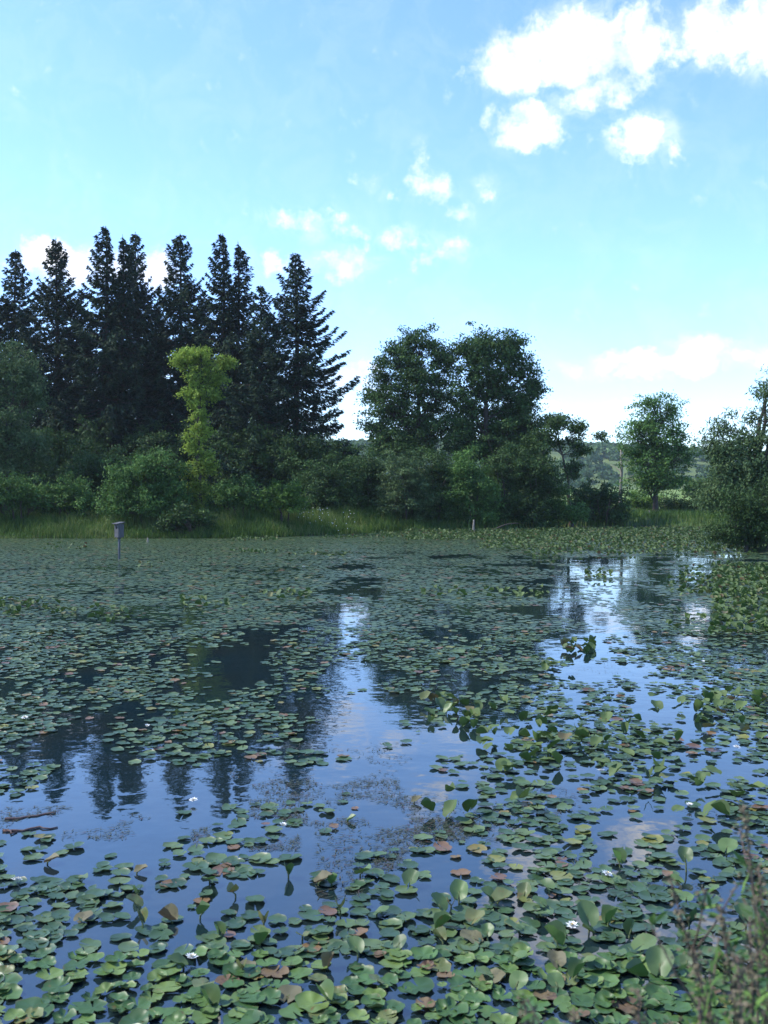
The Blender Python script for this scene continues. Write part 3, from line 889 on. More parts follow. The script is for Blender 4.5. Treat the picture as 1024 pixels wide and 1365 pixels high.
nz = nz1 * (1 - .55 * wfar) + nz2 * .55 * wfar


def local_rank(a):
    out = np.zeros(len(a))
    band = np.floor(np.log(ys / 2.0) * 9).astype(int)
    third = np.floor((xs / ys + .5) * 4).astype(int)
    key = band * 20 + third
    for k_ in np.unique(key):
        ii = np.where(key == k_)[0]
        out[ii] = (np.argsort(np.argsort(a[ii])) + .5) / len(ii)
    return out


wn = np.interp(ys, [5, 9, 14, 25], [.42, .50, .55, .62])
score = local_rank(wn * local_rank(nz) + (1 - wn) * rg.random(len(xs)))
cv = cover(xs, ys)
keep = score < cv
# pads grow less close than the cells: thin where the water is open
xs, ys, base_r = xs[keep], ys[keep], base_r[keep]
N = len(xs)
size = base_r * np.clip(rg.normal(1, .2, N), .5, 1.5)
size *= np.where(rg.random(N) < .12, .65, 1.0)
tone = rg.random(N)
tone = np.clip(.84 * rg.random(N) ** .9, 0, .84)
dead = rg.random(N) < np.where(ys < 9, .075, .06)
tone = np.where(dead, rg.uniform(.87, 1.0, N), tone)
rot = rg.uniform(0, 2 * PI, N)
zz = np.where(ys > 16, rg.uniform(.003, .007, N), rg.uniform(.003, .014, N))
px = 512 + FPX * xs / ys; py = HOR + FPX * HCAM / ys
inview = (px > -10) & (px < 1034) & (py < 1375)
order = np.argsort(np.where(inview, ys, 1e9))
near_idx = order[:290]
is_near = np.zeros(N, bool); is_near[near_idx] = True


def pad_shape(rg, seg, rings=(0.5, .85, 1.0), curl=.12, amp=.07, notch=.22):
    """unit-radius pad with a notch along +X; returns verts, quads, tris, rad attribute"""
    th = np.linspace(notch * .5, 2 * PI - notch * .5, seg)
    ph = rg.uniform(0, 2 * PI, 3)
    rr = 1 + amp * np.sin(2 * th + ph[0]) + amp * .6 * np.sin(3 * th + ph[1]) + amp * .45 * np.sin(7 * th + ph[2])
    rr[0] *= .93; rr[-1] *= .93
    V = [[.02, 0, 0]]; A = [0]
    for _c in range(int(rg.integers(0, 4))):
        k_ = int(rg.integers(2, seg - 2)); rr[k_] *= rg.uniform(.55, .85)
        if seg > 20: rr[k_ + 1] *= rg.uniform(.7, .95)
    if rg.random() < .3:
        rr *= 1 - .30 * np.clip(np.cos(th - rg.uniform(0, 6.28)), 0, 1) ** 3
    tilt = rg.normal(0, curl * .35, 2)
    ce = rg.uniform(0, 2 * PI); cw = rg.uniform(.4, 1.0)
    for r in rings:
        lift = curl * r ** 4 * (.35 + .65 * np.clip(np.cos(th - ce), 0, 1) ** 2 * cw) + .02 * r * np.sin(5 * th + ph[1]) * curl * 8
        x_ = np.cos(th) * rr * r; y_ = np.sin(th) * rr * r
        z_ = lift + tilt[0] * x_ * .4 + tilt[1] * y_ * .4
        V += np.stack([x_, y_, z_], -1).tolist(); A += [r] * seg
    Q = []; T = []
    for k in range(seg - 1):
        T.append([0, 1 + k, 2 + k])
        for j in range(len(rings) - 1):
            a = 1 + j * seg + k; b = a + seg
            Q.append([a, b, b + 1, a + 1])
    return np.array(V), np.array(Q, int).reshape(-1, 4), np.array(T), np.array(A, float)


# the mass of smaller-looking pads further out: one object
def pad_mass(name, sel, seg, rings, label, mat, seed, curl=.1, tiltf=.0):
    rg = np.random.default_rng(seed)
    shapes = [pad_shape(rg, seg, rings, curl) for _ in range(12)]
    which = rg.integers(0, 12, len(sel))
    VV, QQ, TT, AA, TQ, TTt = [], [], [], [], [], []
    off = 0
    for k, (V, Q, T, A) in enumerate(shapes):
        ii = sel[which == k]
        if len(ii) == 0: continue
        c, s = np.cos(rot[ii]), np.sin(rot[ii])
        sc = size[ii]
        W = np.empty((len(ii), len(V), 3))
        W[..., 0] = (c[:, None] * V[None, :, 0] - s[:, None] * V[None, :, 1]) * sc[:, None]
        W[..., 1] = (s[:, None] * V[None, :, 0] + c[:, None] * V[None, :, 1]) * sc[:, None]
        W[..., 2] = V[None, :, 2] * sc[:, None] + zz[ii][:, None]
        W[..., 2] = np.maximum(W[..., 2], .002)
        W[..., 0] += xs[ii][:, None]; W[..., 1] += ys[ii][:, None]
        b = off + np.arange(len(ii))[:, None, None] * len(V)
        VV.append(W.reshape(-1, 3)); QQ.append((Q[None] + b).reshape(-1, 4)); TT.append((T[None] + b).reshape(-1, 3))
        AA.append(np.tile(A, len(ii))); TQ.append(np.repeat(tone[ii], len(Q))); TTt.append(np.repeat(tone[ii], len(T)))
        off += len(ii) * len(V)
    fl = []
    tn = []
    if sum(len(q) for q in QQ): fl.append(np.concatenate(QQ)); tn += TQ
    fl.append(np.concatenate(TT)); tn += TTt
    me = mesh_np(name, np.concatenate(VV), fl, {'rad': ('POINT', np.concatenate(AA)), 'tint': ('FACE', np.concatenate(tn))}, smooth=True)
    me.materials.append(M[mat])
    return me


rest = np.where(~is_near)[0]
far = rest[ys[rest] > 16]; nearer = rest[ys[rest] <= 16]
me1 = pad_mass('pads_far', far, 9, (1.0,), '', 'pad_field', 3, .01)
me2 = pad_mass('pads_near', nearer, 16, (.55, .88, 1.0), '', 'pad_field', 4, .26)
# join the two into the one mass
import bmesh
bm = bmesh.new(); bm.from_mesh(me1); bm.from_mesh(me2)
me = bpy.data.meshes.new('lily_pads'); bm.to_mesh(me); bm.free()
me.materials.append(M['pad_field'])
tag(obj('lily_pads', me), 'mass of floating lily pads covering the pond beyond the nearest ones', 'lily pads', kind='stuff')
bpy.data.meshes.remove(me1); bpy.data.meshes.remove(me2)

# ------------------------------------------------------------------ landmarks: flowers, upright leaves, curled dead leaves
LAND = []      # (x, y, short phrase)


def petals_mesh(rg, n, rad, open_, ln):
    V = []; F = []; o = 0
    for ring in range(3):
        for k in range(n):
            a = 2 * PI * (k + .5 * ring) / n + rg.normal(0, .06)
            el = open_ + ring * .32 + rg.normal(0, .05)
            L_ = ln * (1 - .14 * ring)
            d = np.array([math.cos(a) * math.cos(el), math.sin(a) * math.cos(el), math.sin(el)])
            s = np.array([-math.sin(a), math.cos(a), 0]); nn = np.cross(d, s)
            w = L_ * .17
            pts = [d * .004, d * L_ * .35 + s * w - nn * .1 * w, d * L_ * .7 + s * w * .9 - nn * .05 * w, d * L_ - nn * w * .5,
                   d * L_ * .7 - s * w * .9 - nn * .05 * w, d * L_ * .35 - s * w - nn * .1 * w, d * L_ * .35 + nn * w * .4, d * L_ * .7 + nn * w * .3]
            V += pts
            F += [[o, o + 1, o + 6], [o, o + 6, o + 5], [o + 1, o + 2, o + 7], [o + 1, o + 7, o + 6], [o + 6, o + 7, o + 4], [o + 6, o + 4, o + 5], [o + 2, o + 3, o + 7], [o + 7, o + 3, o + 4]]
            o += 8
    return mesh_np('petals', np.array(V), [np.array(F)], smooth=True)


rg = np.random.default_rng(9)
fl_meshes = []
for k in range(3):
    pm = petals_mesh(rg, 8, .05, [.5, .8, .35][k], [.062, .058, .065][k]); pm.materials.append(M['petal'])
    c = np.array([[0, 0, .012]] * 40) + rg.normal(0, .006, (40, 3)) * [1, 1, .3]
    v_, f_ = leaf_cards(c + [0, 0, .01], np.array([0, 0, 1.0]) + rg.normal(0, .35, (40, 3)), rg.normal(size=(40, 3)), np.full(40, .03), np.full(40, .004))
    sm_ = mesh_np('stamens', v_, [f_]); sm_.materials.append(M['stamen'])
    fl_meshes.append((pm, sm_))
FLOWERS = [
    (258, 1072, 'white water lily bloom in the open water below the reflected spruce tips', 'bloom in open water'),
    (377, 1106, 'white water lily bloom beside pads at the top of the front pad belt', 'bloom atop the pad belt'),
    (22, 1179, 'white water lily bud at the left edge among pads', 'left-edge white bud'),
    (255, 1284, 'white water lily bloom low down, framed by pads near the near shore', 'white bloom nearest the shore'),
    (919, 1079, 'white water lily bloom among loose pads left of the tall brown weed tip', 'bloom near the weed tip'),
    (809, 1171, 'white water lily bloom left of the round raised leaf on the right', 'white bloom on the right'),
    (763, 1241, 'white water lily bloom tucked behind the large curled leaf', 'bloom behind the curled leaf'),
    (196, 972, 'white water lily bloom over the dark spruce reflection', 'bloom over the spruce reflection'),
    (33, 960, 'small white water lily at the left edge over the dark reflection', 'small bloom on the dark reflection'),
    (801, 1032, 'white water lily bloom in open blue water below the raised leaf cluster', 'bloom below the leaf cluster'),
    (937, 885, 'small white water lily near the green raised leaves on the far right', 'small bloom at the far right'),
    (982, 1000, 'small white water lily at the right edge halfway out', 'small bloom at the right edge'),
    (405, 757, 'white water lily far out, left of the pale sky reflection', 'far bloom'),
]
for i, (fpx, fpy, lab, short) in enumerate(FLOWERS):
    D = gy(fpy)
    e = empty('water_lily', (gx(fpx, D), D, .02), rg.uniform(0, 6), lab, 'water lily', 'white water lily blooms')
    e.rotation_euler = (rg.normal(0, .15), rg.normal(0, .15), rg.uniform(0, 6))
    s_ = .6 if D < 14 else .9
    e.scale = (s_, s_, s_)
    pm, sm_ = fl_meshes[i % 3]
    obj('petals', pm, None, e); obj('stamens', sm_, None, e)
    if D < 7.6: LAND.append((e.location.x, D, short))


def raised_leaf_mesh(seed, mode):
    """heart-shaped stalked leaf, cupped or folded; base of blade at the origin, pointing +X"""
    rg = np.random.default_rng(seed)
    seg = 15
    th = np.linspace(.16, 2 * PI - .16, seg)
    rr = 1 + .12 * np.cos(th) * -1 + .04 * np.sin(5 * th + rg.uniform(0, 6))
    V = [[0, 0, 0]]; A = [0]
    cup = {'cup': .85, 'fold': 1.5, 'flat': .3}[mode]
    for r in (.4, .75, 1.0):
        x_ = -np.cos(th) * rr * r; y_ = np.sin(th) * rr * r * .86
        z_ = cup * np.abs(y_) ** 1.6 * (1.0 if mode == 'fold' else .7) + .10 * cup * x_ ** 2 + .09 * np.sin(4 * th + seed) * r * r
        if mode == 'fold': y_ = y_ * .72
        V += np.stack([x_, y_, z_], -1).tolist(); A += [r * .95] * seg
    Q = []; T = []
    for k in range(seg - 1):
        T.append([0, 1 + k, 2 + k])
        for j in range(2):
            a = 1 + j * seg + k; b = a + seg
            Q.append([a, b, b + 1, a + 1])
    return np.array(V), np.array(Q), np.array(T), np.array(A)


RL = []
for k in range(9):
    mode = ['cup', 'fold', 'flat'][k % 3]
    V, Q, T, A = raised_leaf_mesh(50 + k, mode)
    m_ = {}
    for mat in ('raised', 'pad_green', 'pad_brown', 'pad_olive'):
        me = mesh_np('raised_blade', V, [Q, T], {'rad': ('POINT', A)}, smooth=True)
        me.materials.append(M[mat]); m_[mat] = me
    RL.append((m_, V, Q, T, A))


def raised_leaf(px, py, sz, tilt, az, label, shape=0, mat='raised', h=.10, short=None, name='raised_leaf', group='lily leaves standing above the water'):
    D = gy(py); x = gx(px, D)
    root = empty(name, (x, D, 0), az, label, 'leaf', group)
    b = obj('blade', RL[shape][0][mat], None, root)
    b.scale = (sz, sz, sz); b.location = (0, 0, h)
    b.rotation_euler = (0, -tilt, 0)
    ts = TubeSet(); ts.add([(-.05, 0, -.25), (-.02, 0, h * .5), (0, 0, h)], [.006, .005, .004], 5)
    obj('stem', ts.mesh('leaf_stem'), M['stem'], root)
    if short and D < 8.2: LAND.append((x, D, short))
    return root


# px, py(foot on the water), radius, tilt, azimuth, label, shape, material, height, short phrase
RAISED = [
    (352, 1238, .085, 1.15, -1.4, 'pale folded lily leaf standing upright in the left front', 4, 'pad_olive', .06, 'pale upright folded leaf'),
    (352, 1262, .085, 1.0, -.4, 'dark folded lily leaf just in front of the pale upright one', 7, 'raised', .05, 'dark folded leaf in front'),
    (290, 1248, .08, 1.1, 2.4, 'narrow light green folded leaf poking up left of the pale upright leaf', 1, 'raised', .04, 'narrow light folded leaf'),
    (383, 1172, .085, 1.2, -1.8, 'dark green leaf hanging folded beside its neighbours in open water', 4, 'raised', .07, 'dark hanging folded leaf'),
    (430, 1180, .11, .35, .2, 'orange-brown curled dead leaf right of the dark hanging leaf', 0, 'pad_brown', .05, 'orange-brown curled leaf'),
    (446, 1182, .07, .9, -.6, 'small dark curled leaf touching the orange-brown dead leaf', 1, 'raised', .05, None),
    (225, 1230, .11, .15, 2.8, 'long orange-brown rolled leaf floating at the open water on the left', 1, 'pad_brown', .03, 'orange-brown rolled leaf'),
    (110, 1228, .10, .2, 1.0, 'round yellow-brown dead leaf among the left front pads', 2, 'pad_brown', .03, 'round yellow-brown leaf'),
    (68, 1152, .09, .35, 0, 'rust-brown curled leaf at the upper edge of the left pads', 0, 'pad_brown', .04, 'rust-brown curled leaf'),
    (187, 1164, .08, .25, .6, 'rust-rimmed small dead leaf above the left front pads', 3, 'pad_brown', .03, 'small rust-rimmed leaf'),
    (440, 1290, .08, .7, .9, 'torn tan leaf edge sticking up in the middle front', 1, 'pad_brown', .04, 'torn tan leaf edge'),
    (330, 1292, .09, .12, 2.0, 'flat pinkish-tan dead leaf in the left front', 2, 'pad_brown', .02, 'flat pinkish-tan leaf'),
    (385, 1330, .12, .15, 1.4, 'large tan dead leaf with torn edge, low in the middle front', 5, 'pad_brown', .02, 'large torn tan leaf'),
    (612, 1208, .11, 1.25, 1.5, 'tall upright rounded green leaf in the middle front', 3, 'raised', .13, 'tall upright leaf'),
    (585, 1218, .11, .8, 2.6, 'green leaf leaning left beside the tall upright rounded leaf', 0, 'raised', .08, None),
    (548, 1182, .11, .5, 1.2, 'broad cupped leaf standing above the pads left of the tall upright leaf', 3, 'pad_green', .07, 'broad cupped leaf'),
    (782, 1240, .13, .95, 1.9, 'large curled green leaf held up like an open fan in the right front', 0, 'pad_green', .12, 'large fan-like curled leaf'),
    (738, 1262, .12, .7, 2.8, 'dark green folded leaf leaning against the large curled leaf', 4, 'raised', .07, None),
    (816, 1235, .10, .8, .2, 'dark leaf at the right rim of the large curled leaf', 7, 'raised', .07, None),
    (842, 1248, .08, 1.2, .8, 'small dark folded leaf right of the large curled leaf', 4, 'raised', .06, 'small dark folded leaf'),
    (858, 1272, .13, .3, .5, 'broad smooth green leaf raised in front of the small dark folded leaf', 5, 'pad_green', .08, 'broad smooth raised leaf'),
    (913, 1160, .10, .75, 1.6, 'round raised green leaf on a visible stalk on the right', 3, 'pad_green', .14, 'round stalked leaf'),
    (822, 1155, .10, .85, 2.4, 'dark green folded leaf between the white bloom and the raised round leaf', 1, 'raised', .08, None),
    (880, 1300, .14, .8, 1.2, 'dark leaf with a tilted rim behind the foreground weeds', 0, 'pad_green', .09, 'dark tilted leaf'),
    (878, 1290, .08, 1.3, 1.6, 'narrow upright light green leaf in the right front', 4, 'raised', .08, None),
    (970, 1140, .13, .4, 1.0, 'broad green leaf near the right edge behind the weed tips', 5, 'raised', .09, 'broad leaf behind weeds'),
    (990, 1235, .11, .7, 2.0, 'broad tilted green leaf among the weeds at the right edge', 3, 'raised', .10, None),
    (668, 1206, .13, .3, .4, 'tan-edged cupped leaf in the middle right front', 0, 'pad_olive', .05, 'tan-edged cupped leaf'),
    (700, 1196, .09, .9, 1.0, 'olive curled leaf beside the tan-edged cupped leaf', 6, 'pad_olive', .05, None),
    (630, 1255, .12, .2, 2.4, 'torn brown leaf among crowded pads in the middle front', 2, 'pad_brown', .03, 'torn brown leaf'),
    (742, 1288, .10, .35, 1.7, 'orange-rimmed leaf below the large curled leaf', 3, 'pad_brown', .04, 'orange-rimmed leaf'),
    (655, 1310, .12, .25, .3, 'yellow-orange dead leaf low in the middle right front', 5, 'pad_brown', .03, 'yellow-orange dead leaf'),
    (468, 1095, .07, .5, 0, 'single dark leaf floating clear in the open water', 0, 'raised', .03, 'single dark floating leaf'),
    (555, 1070, .08, .3, .6, 'rust-coloured leaf at the edge of the open water in the middle', 3, 'pad_brown', .03, 'rust-coloured leaf'),
    (586, 948, .15, .9, 2.4, 'light green leaf clump standing in the middle of the pond', 3, 'raised', .1, None),
    (598, 952, .13, .8, .4, 'light green leaf right beside the clump in mid-pond', 0, 'raised', .08, None),
    (573, 955, .13, .5, 2.9, 'light green low leaf left of the clump in mid-pond', 6, 'raised', .06, None),
]
for row in RAISED:
    rpx, rpy, sz, ti, az, lab, sh, mt, h_, sh_ = row
    sz *= .52 if rpy > 1000 else .5; ti = min(ti, .85); h_ *= .6
    raised_leaf(rpx, rpy, sz, ti, az, lab, sh, mt, h_, sh_)

# small tilted leaves standing among the front pads
rg = np.random.default_rng(303)
spots = []
while len(spots) < 46:
    p_, q_ = (rg.uniform(470, 1000), rg.uniform(1165, 1350)) if rg.random() < .75 else (rg.uniform(10, 480), rg.uniform(1175, 1350))
    D_ = gy(q_); x_ = gx(p_, D_)
    if all((x_ - a_) ** 2 + (D_ - b_) ** 2 > .012 for a_, b_, _, _ in spots): spots.append((x_, D_, p_, q_))
SIDES = ['right of', 'beyond and right of', 'beyond', 'beyond and left of', 'left of', 'in front and left of', 'in front of', 'in front and right of']
NTH = ['nearest', 'second', 'third', 'fourth', 'fifth', 'sixth']
grp = {}
for x_, D_, p_, q_ in spots:
    j = min(range(len(LAND)), key=lambda q: (LAND[q][0] - x_) ** 2 + (LAND[q][1] - D_) ** 2)
    dx, dy = x_ - LAND[j][0], D_ - LAND[j][1]
    sd_ = SIDES[int(round(math.atan2(dy, dx) / (PI / 4))) % 8]
    grp.setdefault((j, sd_), []).append((math.hypot(dx, dy), x_, D_, p_, q_))
for (j, sd_), lst in grp.items():
    lst.sort()
    for r_, (_, x_, D_, p_, q_) in enumerate(lst):
        lab_ = f"{NTH[min(r_, 5)]} small tilted leaf {sd_} the {LAND[j][2]}"
        raised_leaf(p_, q_, rg.uniform(.038, .06), rg.uniform(.15, .7), rg.uniform(0, 6.28), lab_, int(rg.integers(0, 9)),
                    ['raised', 'raised', 'pad_green', 'pad_olive'][int(rg.integers(0, 4))], rg.uniform(.02, .045))

# ------------------------------------------------------------------ the 290 nearest pads, one object each
rg = np.random.default_rng(321)
PADM = {}
for mt in ('pad_green', 'pad_olive', 'pad_brown'):
    PADM[mt] = []
    rgs = np.random.default_rng(88)
    for k in range(14):
        V, Q, T, A = pad_shape(rgs, 30, (.3, .6, .85, .95, 1.0), rgs.uniform(.08, .55), .085, rgs.uniform(.12, .4))
        me = mesh_np('pad_blade', V, [Q, T], {'rad': ('POINT', A)}, smooth=True)
        me.materials.append(M[mt]); PADM[mt].append(me)
used = {}
ORD = ['nearest', 'second', 'third', 'fourth', 'fifth', 'sixth', 'seventh', 'eighth', 'ninth', 'tenth']
pads = []
for i in near_idx:
    if tone[i] > .90: mt = 'pad_brown'
    elif tone[i] > .84 or rg.random() < .05: mt = 'pad_olive'
    else: mt = 'pad_green'
    pads.append((i, mt, rg.integers(0, 14)))


def side_of(dx, dy):
    a_ = int(round(math.atan2(dy, dx) / (PI / 4))) % 8
    return ['right of', 'beyond and right of', 'beyond', 'beyond and left of', 'left of', 'in front and left of', 'in front of', 'in front and right of'][a_]


word = {'pad_green': 'green', 'pad_olive': 'yellowing', 'pad_brown': 'browned'}


def size_word(i):
    return 'large ' if size[i] > .057 else ('small ' if size[i] < .041 else '')


labels = {}
counts = {}
for i, mt, k in sorted(pads, key=lambda p_: ys[p_[0]]):
    best = sorted(range(len(LAND)), key=lambda q: (LAND[q][0] - xs[i]) ** 2 + (LAND[q][1] - ys[i]) ** 2)[:2]
    for j in best:
        key = (j, side_of(xs[i] - LAND[j][0], ys[i] - LAND[j][1]), mt, size_word(i))
        if len(counts.get(key, [])) < 10:
            break
    counts.setdefault(key, []).append((math.hypot(xs[i] - LAND[key[0]][0], ys[i] - LAND[key[0]][1]), i))
for (j, sd_, mt, sw), lst in counts.items():
    lst.sort()
    for r_, (_, i) in enumerate(lst):
        kind_ = f"{sw}{word[mt]} lily pad"
        if len(lst) == 1: labels[i] = f"only {kind_} {sd_} the {LAND[j][2]}"
        elif r_ == 0: labels[i] = f"nearest {kind_} {sd_} the {LAND[j][2]}"
        else: labels[i] = f"{ORD[min(r_, 9)]} {kind_} {sd_} the {LAND[j][2]}"
for i, mt, k in pads:
    o = bpy.data.objects.new('lily_pad', PADM[mt][k]); col.objects.link(o)
    o.location = (xs[i], ys[i], zz[i] + .002)
    s_ = size[i] * 1.04
    o.scale = (s_, s_ * rg.uniform(.88, 1.05), s_)
    o.rotation_euler = (rg.normal(0, .035), rg.normal(0, .035), rot[i])
    tag(o, labels[i], 'lily pad', 'lily pads floating nearest the shore')

# ------------------------------------------------------------------ field of raised leaves further out (stuff)
rg = np.random.default_rng(71)
PTS = []


def patch(px0, px1, py0, py1, per_m2, hmin, hmax, prob=None):
    y0, y1 = gy(py1), gy(py0)
    area = .5 * (px1 - px0) / FPX * (y1 ** 2 - y0 ** 2)
    n = int(area * per_m2)
    y = np.sqrt(rg.uniform(y0 ** 2, y1 ** 2, n)); p = rg.uniform(px0, px1, n)
    x = (p - 512) / FPX * y
    k = pond_d(x, y) > 0
    k &= vnoise(x * .5, y * .35, 12) > (.0 if prob is None else prob)
    for a, b in zip(x[k], y[k]): PTS.append((a, b, rg.uniform(hmin, hmax)))


patch(540, 980, 706, 722, 26, .02, .16)
patch(640, 1000, 718, 734, 22, .01, .10)
patch(700, 1010, 730, 741, 12, .0, .07, .35)
patch(430, 620, 708, 719, 14, .0, .06, .3)
patch(950, 1150, 756, 850, 55, .02, .12)
patch(890, 960, 770, 860, 16, .0, .06, .35)
patch(870, 1090, 850, 960, 20, .01, .09, .25)
for (a, b, c, d, e) in [(725, 765, 885, 905, 30), (745, 800, 858, 876, 34), (745, 805, 900, 918, 18), (835, 890, 905, 925, 30), (700, 745, 740, 760, 6), (780, 815, 757, 775, 18),
                        (905, 940, 757, 772, 16), (560, 620, 930, 965, 25), (600, 700, 945, 975, 22), (660, 720, 790, 800, 10), (540, 730, 786, 798, 8),
                        (0, 80, 800, 830, 16), (80, 175, 812, 832, 14), (345, 415, 790, 800, 22), (55, 115, 726, 733, 12), (310, 370, 716, 722, 20), (280, 370, 735, 742, 12),
                        (385, 460, 738, 742, 10), (240, 330, 800, 815, 10), (180, 260, 750, 760, 4), (640, 740, 975, 1035, 20), (700, 850, 960, 1010, 26), (790, 960, 990, 1060, 14),
                        (900, 1030, 1040, 1110, 14), (560, 720, 1050, 1110, 8), (930, 1030, 940, 990, 12)]:
    patch(a, b, c, d, e, .0, .08, .2)
PT = np.array(PTS)
n = len(PT)
az = rg.uniform(0, 2 * PI, n); tl = np.abs(rg.normal(.35, .35, n)); sz = rg.uniform(.04, .075, n)
VV, QQ, TT, AA, TQ, TTt = [], [], [], [], [], []
off = 0
which = rg.integers(0, 9, n); tn_ = rg.random(n) * .84; tn_ = np.where(rg.random(n) < .08, rg.uniform(.88, 1, n), tn_)
for k in range(9):
    ii = np.where(which == k)[0]
    _, V, Q, T, A = RL[k]
    ct, st = np.cos(-tl[ii])[:, None], np.sin(-tl[ii])[:, None]
    x1 = V[None, :, 0] * ct + V[None, :, 2] * st; z1 = -V[None, :, 0] * st + V[None, :, 2] * ct; y1 = np.broadcast_to(V[None, :, 1], x1.shape)
    ca, sa = np.cos(az[ii])[:, None], np.sin(az[ii])[:, None]
    W = np.stack([(x1 * ca - y1 * sa) * sz[ii][:, None] + PT[ii, 0][:, None], (x1 * sa + y1 * ca) * sz[ii][:, None] + PT[ii, 1][:, None],
                  z1 * sz[ii][:, None] + (PT[ii, 2] + .02)[:, None]], -1)
    b = off + np.arange(len(ii))[:, None, None] * len(V)
    VV.append(W.reshape(-1, 3)); QQ.append((Q[None] + b).reshape(-1, 4)); TT.append((T[None] + b).reshape(-1, 3))
    AA.append(np.tile(A, len(ii))); TQ.append(np.repeat(tn_[ii], len(Q))); TTt.append(np.repeat(tn_[ii], len(T)))
    off += len(ii) * len(V)
me = mesh_np('raised_leaves', np.concatenate(VV), [np.concatenate(QQ), np.concatenate(TT)],
             {'rad': ('POINT', np.concatenate(AA)), 'tint': ('FACE', np.concatenate(TQ + TTt))}, smooth=True)
tag(obj('raised_leaves', me, M['raised_field']), 'yellow-green lily leaves standing above the water across the far and right side', 'leaves', kind='stuff')

# ------------------------------------------------------------------ floating weed bits (stuff)
rg = np.random.default_rng(91)
B = []
for (a, b, c, d, cnt) in [(330, 560, 1040, 1100, 500), (255, 400, 1085, 1135, 380), (500, 640, 1090, 1160, 420), (0, 200, 1075, 1120, 260), (620, 900, 1050, 1160, 420),
                          (560, 700, 1010, 1060, 260), (300, 600, 990, 1050, 260), (420, 620, 1060, 1200, 300), (700, 960, 1080, 1200, 300), (430, 700, 860, 960, 300), (740, 1000, 745, 900, 500)]:
    cnt *= 5
    y = np.array([gy(q_) for q_ in rg.uniform(c, d, cnt)]); x = (rg.uniform(a, b, cnt) - 512) / FPX * y
    k = fbm(x * 2.6, y * 2.0, 77, 4) > .50 + .08 * rg.random(cnt)
    B.append(np.stack([x[k], y[k]], -1))
B = np.concatenate(B); n = len(B)
c = np.concatenate([B, rg.uniform(.003, .008, (n, 1))], 1)
a = rg.uniform(0, 2 * PI, n)
v_, f_ = leaf_cards(c, np.stack([np.cos(a), np.sin(a), 0 * a], -1), np.tile([0, 0, 1.0], (n, 1)), rg.uniform(.02, .075, n), rg.uniform(.003, .009, n))
tag(obj('pond_weed', mesh_np('pond_weed', v_, [f_], {'tint': ('FACE', rg.random(n)), 'rad': ('POINT', np.full(len(v_), .5))}), M['weed']),
    'brownish scraps of floating weed on the open water', 'pond weed', kind='stuff')

# floating sticks
for (p0, q0, p1, q1, r_, lab) in [(8, 1094, 78, 1084, .012, 'thin reddish stick floating in the open water at the left edge'),
                                  (8, 1108, 80, 1104, .010, 'second thin stick floating just below the other at the left edge'),
                                  (2, 1108, 20, 1111, .012, 'short dark stick end at the left edge of the open water')]:
    y0, y1 = gy(q0), gy(q1); a = np.array([gx(p0, y0), y0, .004]); b = np.array([gx(p1, y1), y1, .006])
    t = np.linspace(0, 1, 8)[:, None]
    P = a * (1 - t) + b * t + rg.normal(0, .012, (8, 3)) * [1, 1, .2]
    ts = TubeSet(); ts.add(P - a, np.linspace(r_, r_ * .4, 8), 6)
    o = obj('stick', ts.mesh('stick'), M['stick']); o.location = a
    tag(o, lab, 'stick', 'sticks floating at the left')
y0 = gy(716); a = np.array([gx(655, 54), 54.2, .02])
ts = TubeSet(); t = np.linspace(0, 1, 8)[:, None]
ts.add(np.array([0, 0, 0]) * (1 - t) + np.array([1.6, .3, .45]) * t + np.array([0, 0, .15]) * np.sin(t * PI), np.linspace(.06, .02, 8), 6)
o = obj('fallen_branch', ts.mesh('fallen_branch'), M['bark']); o.location = a
tag(o, 'fallen grey branch lying at the far water edge right of the slim stump', 'branch')


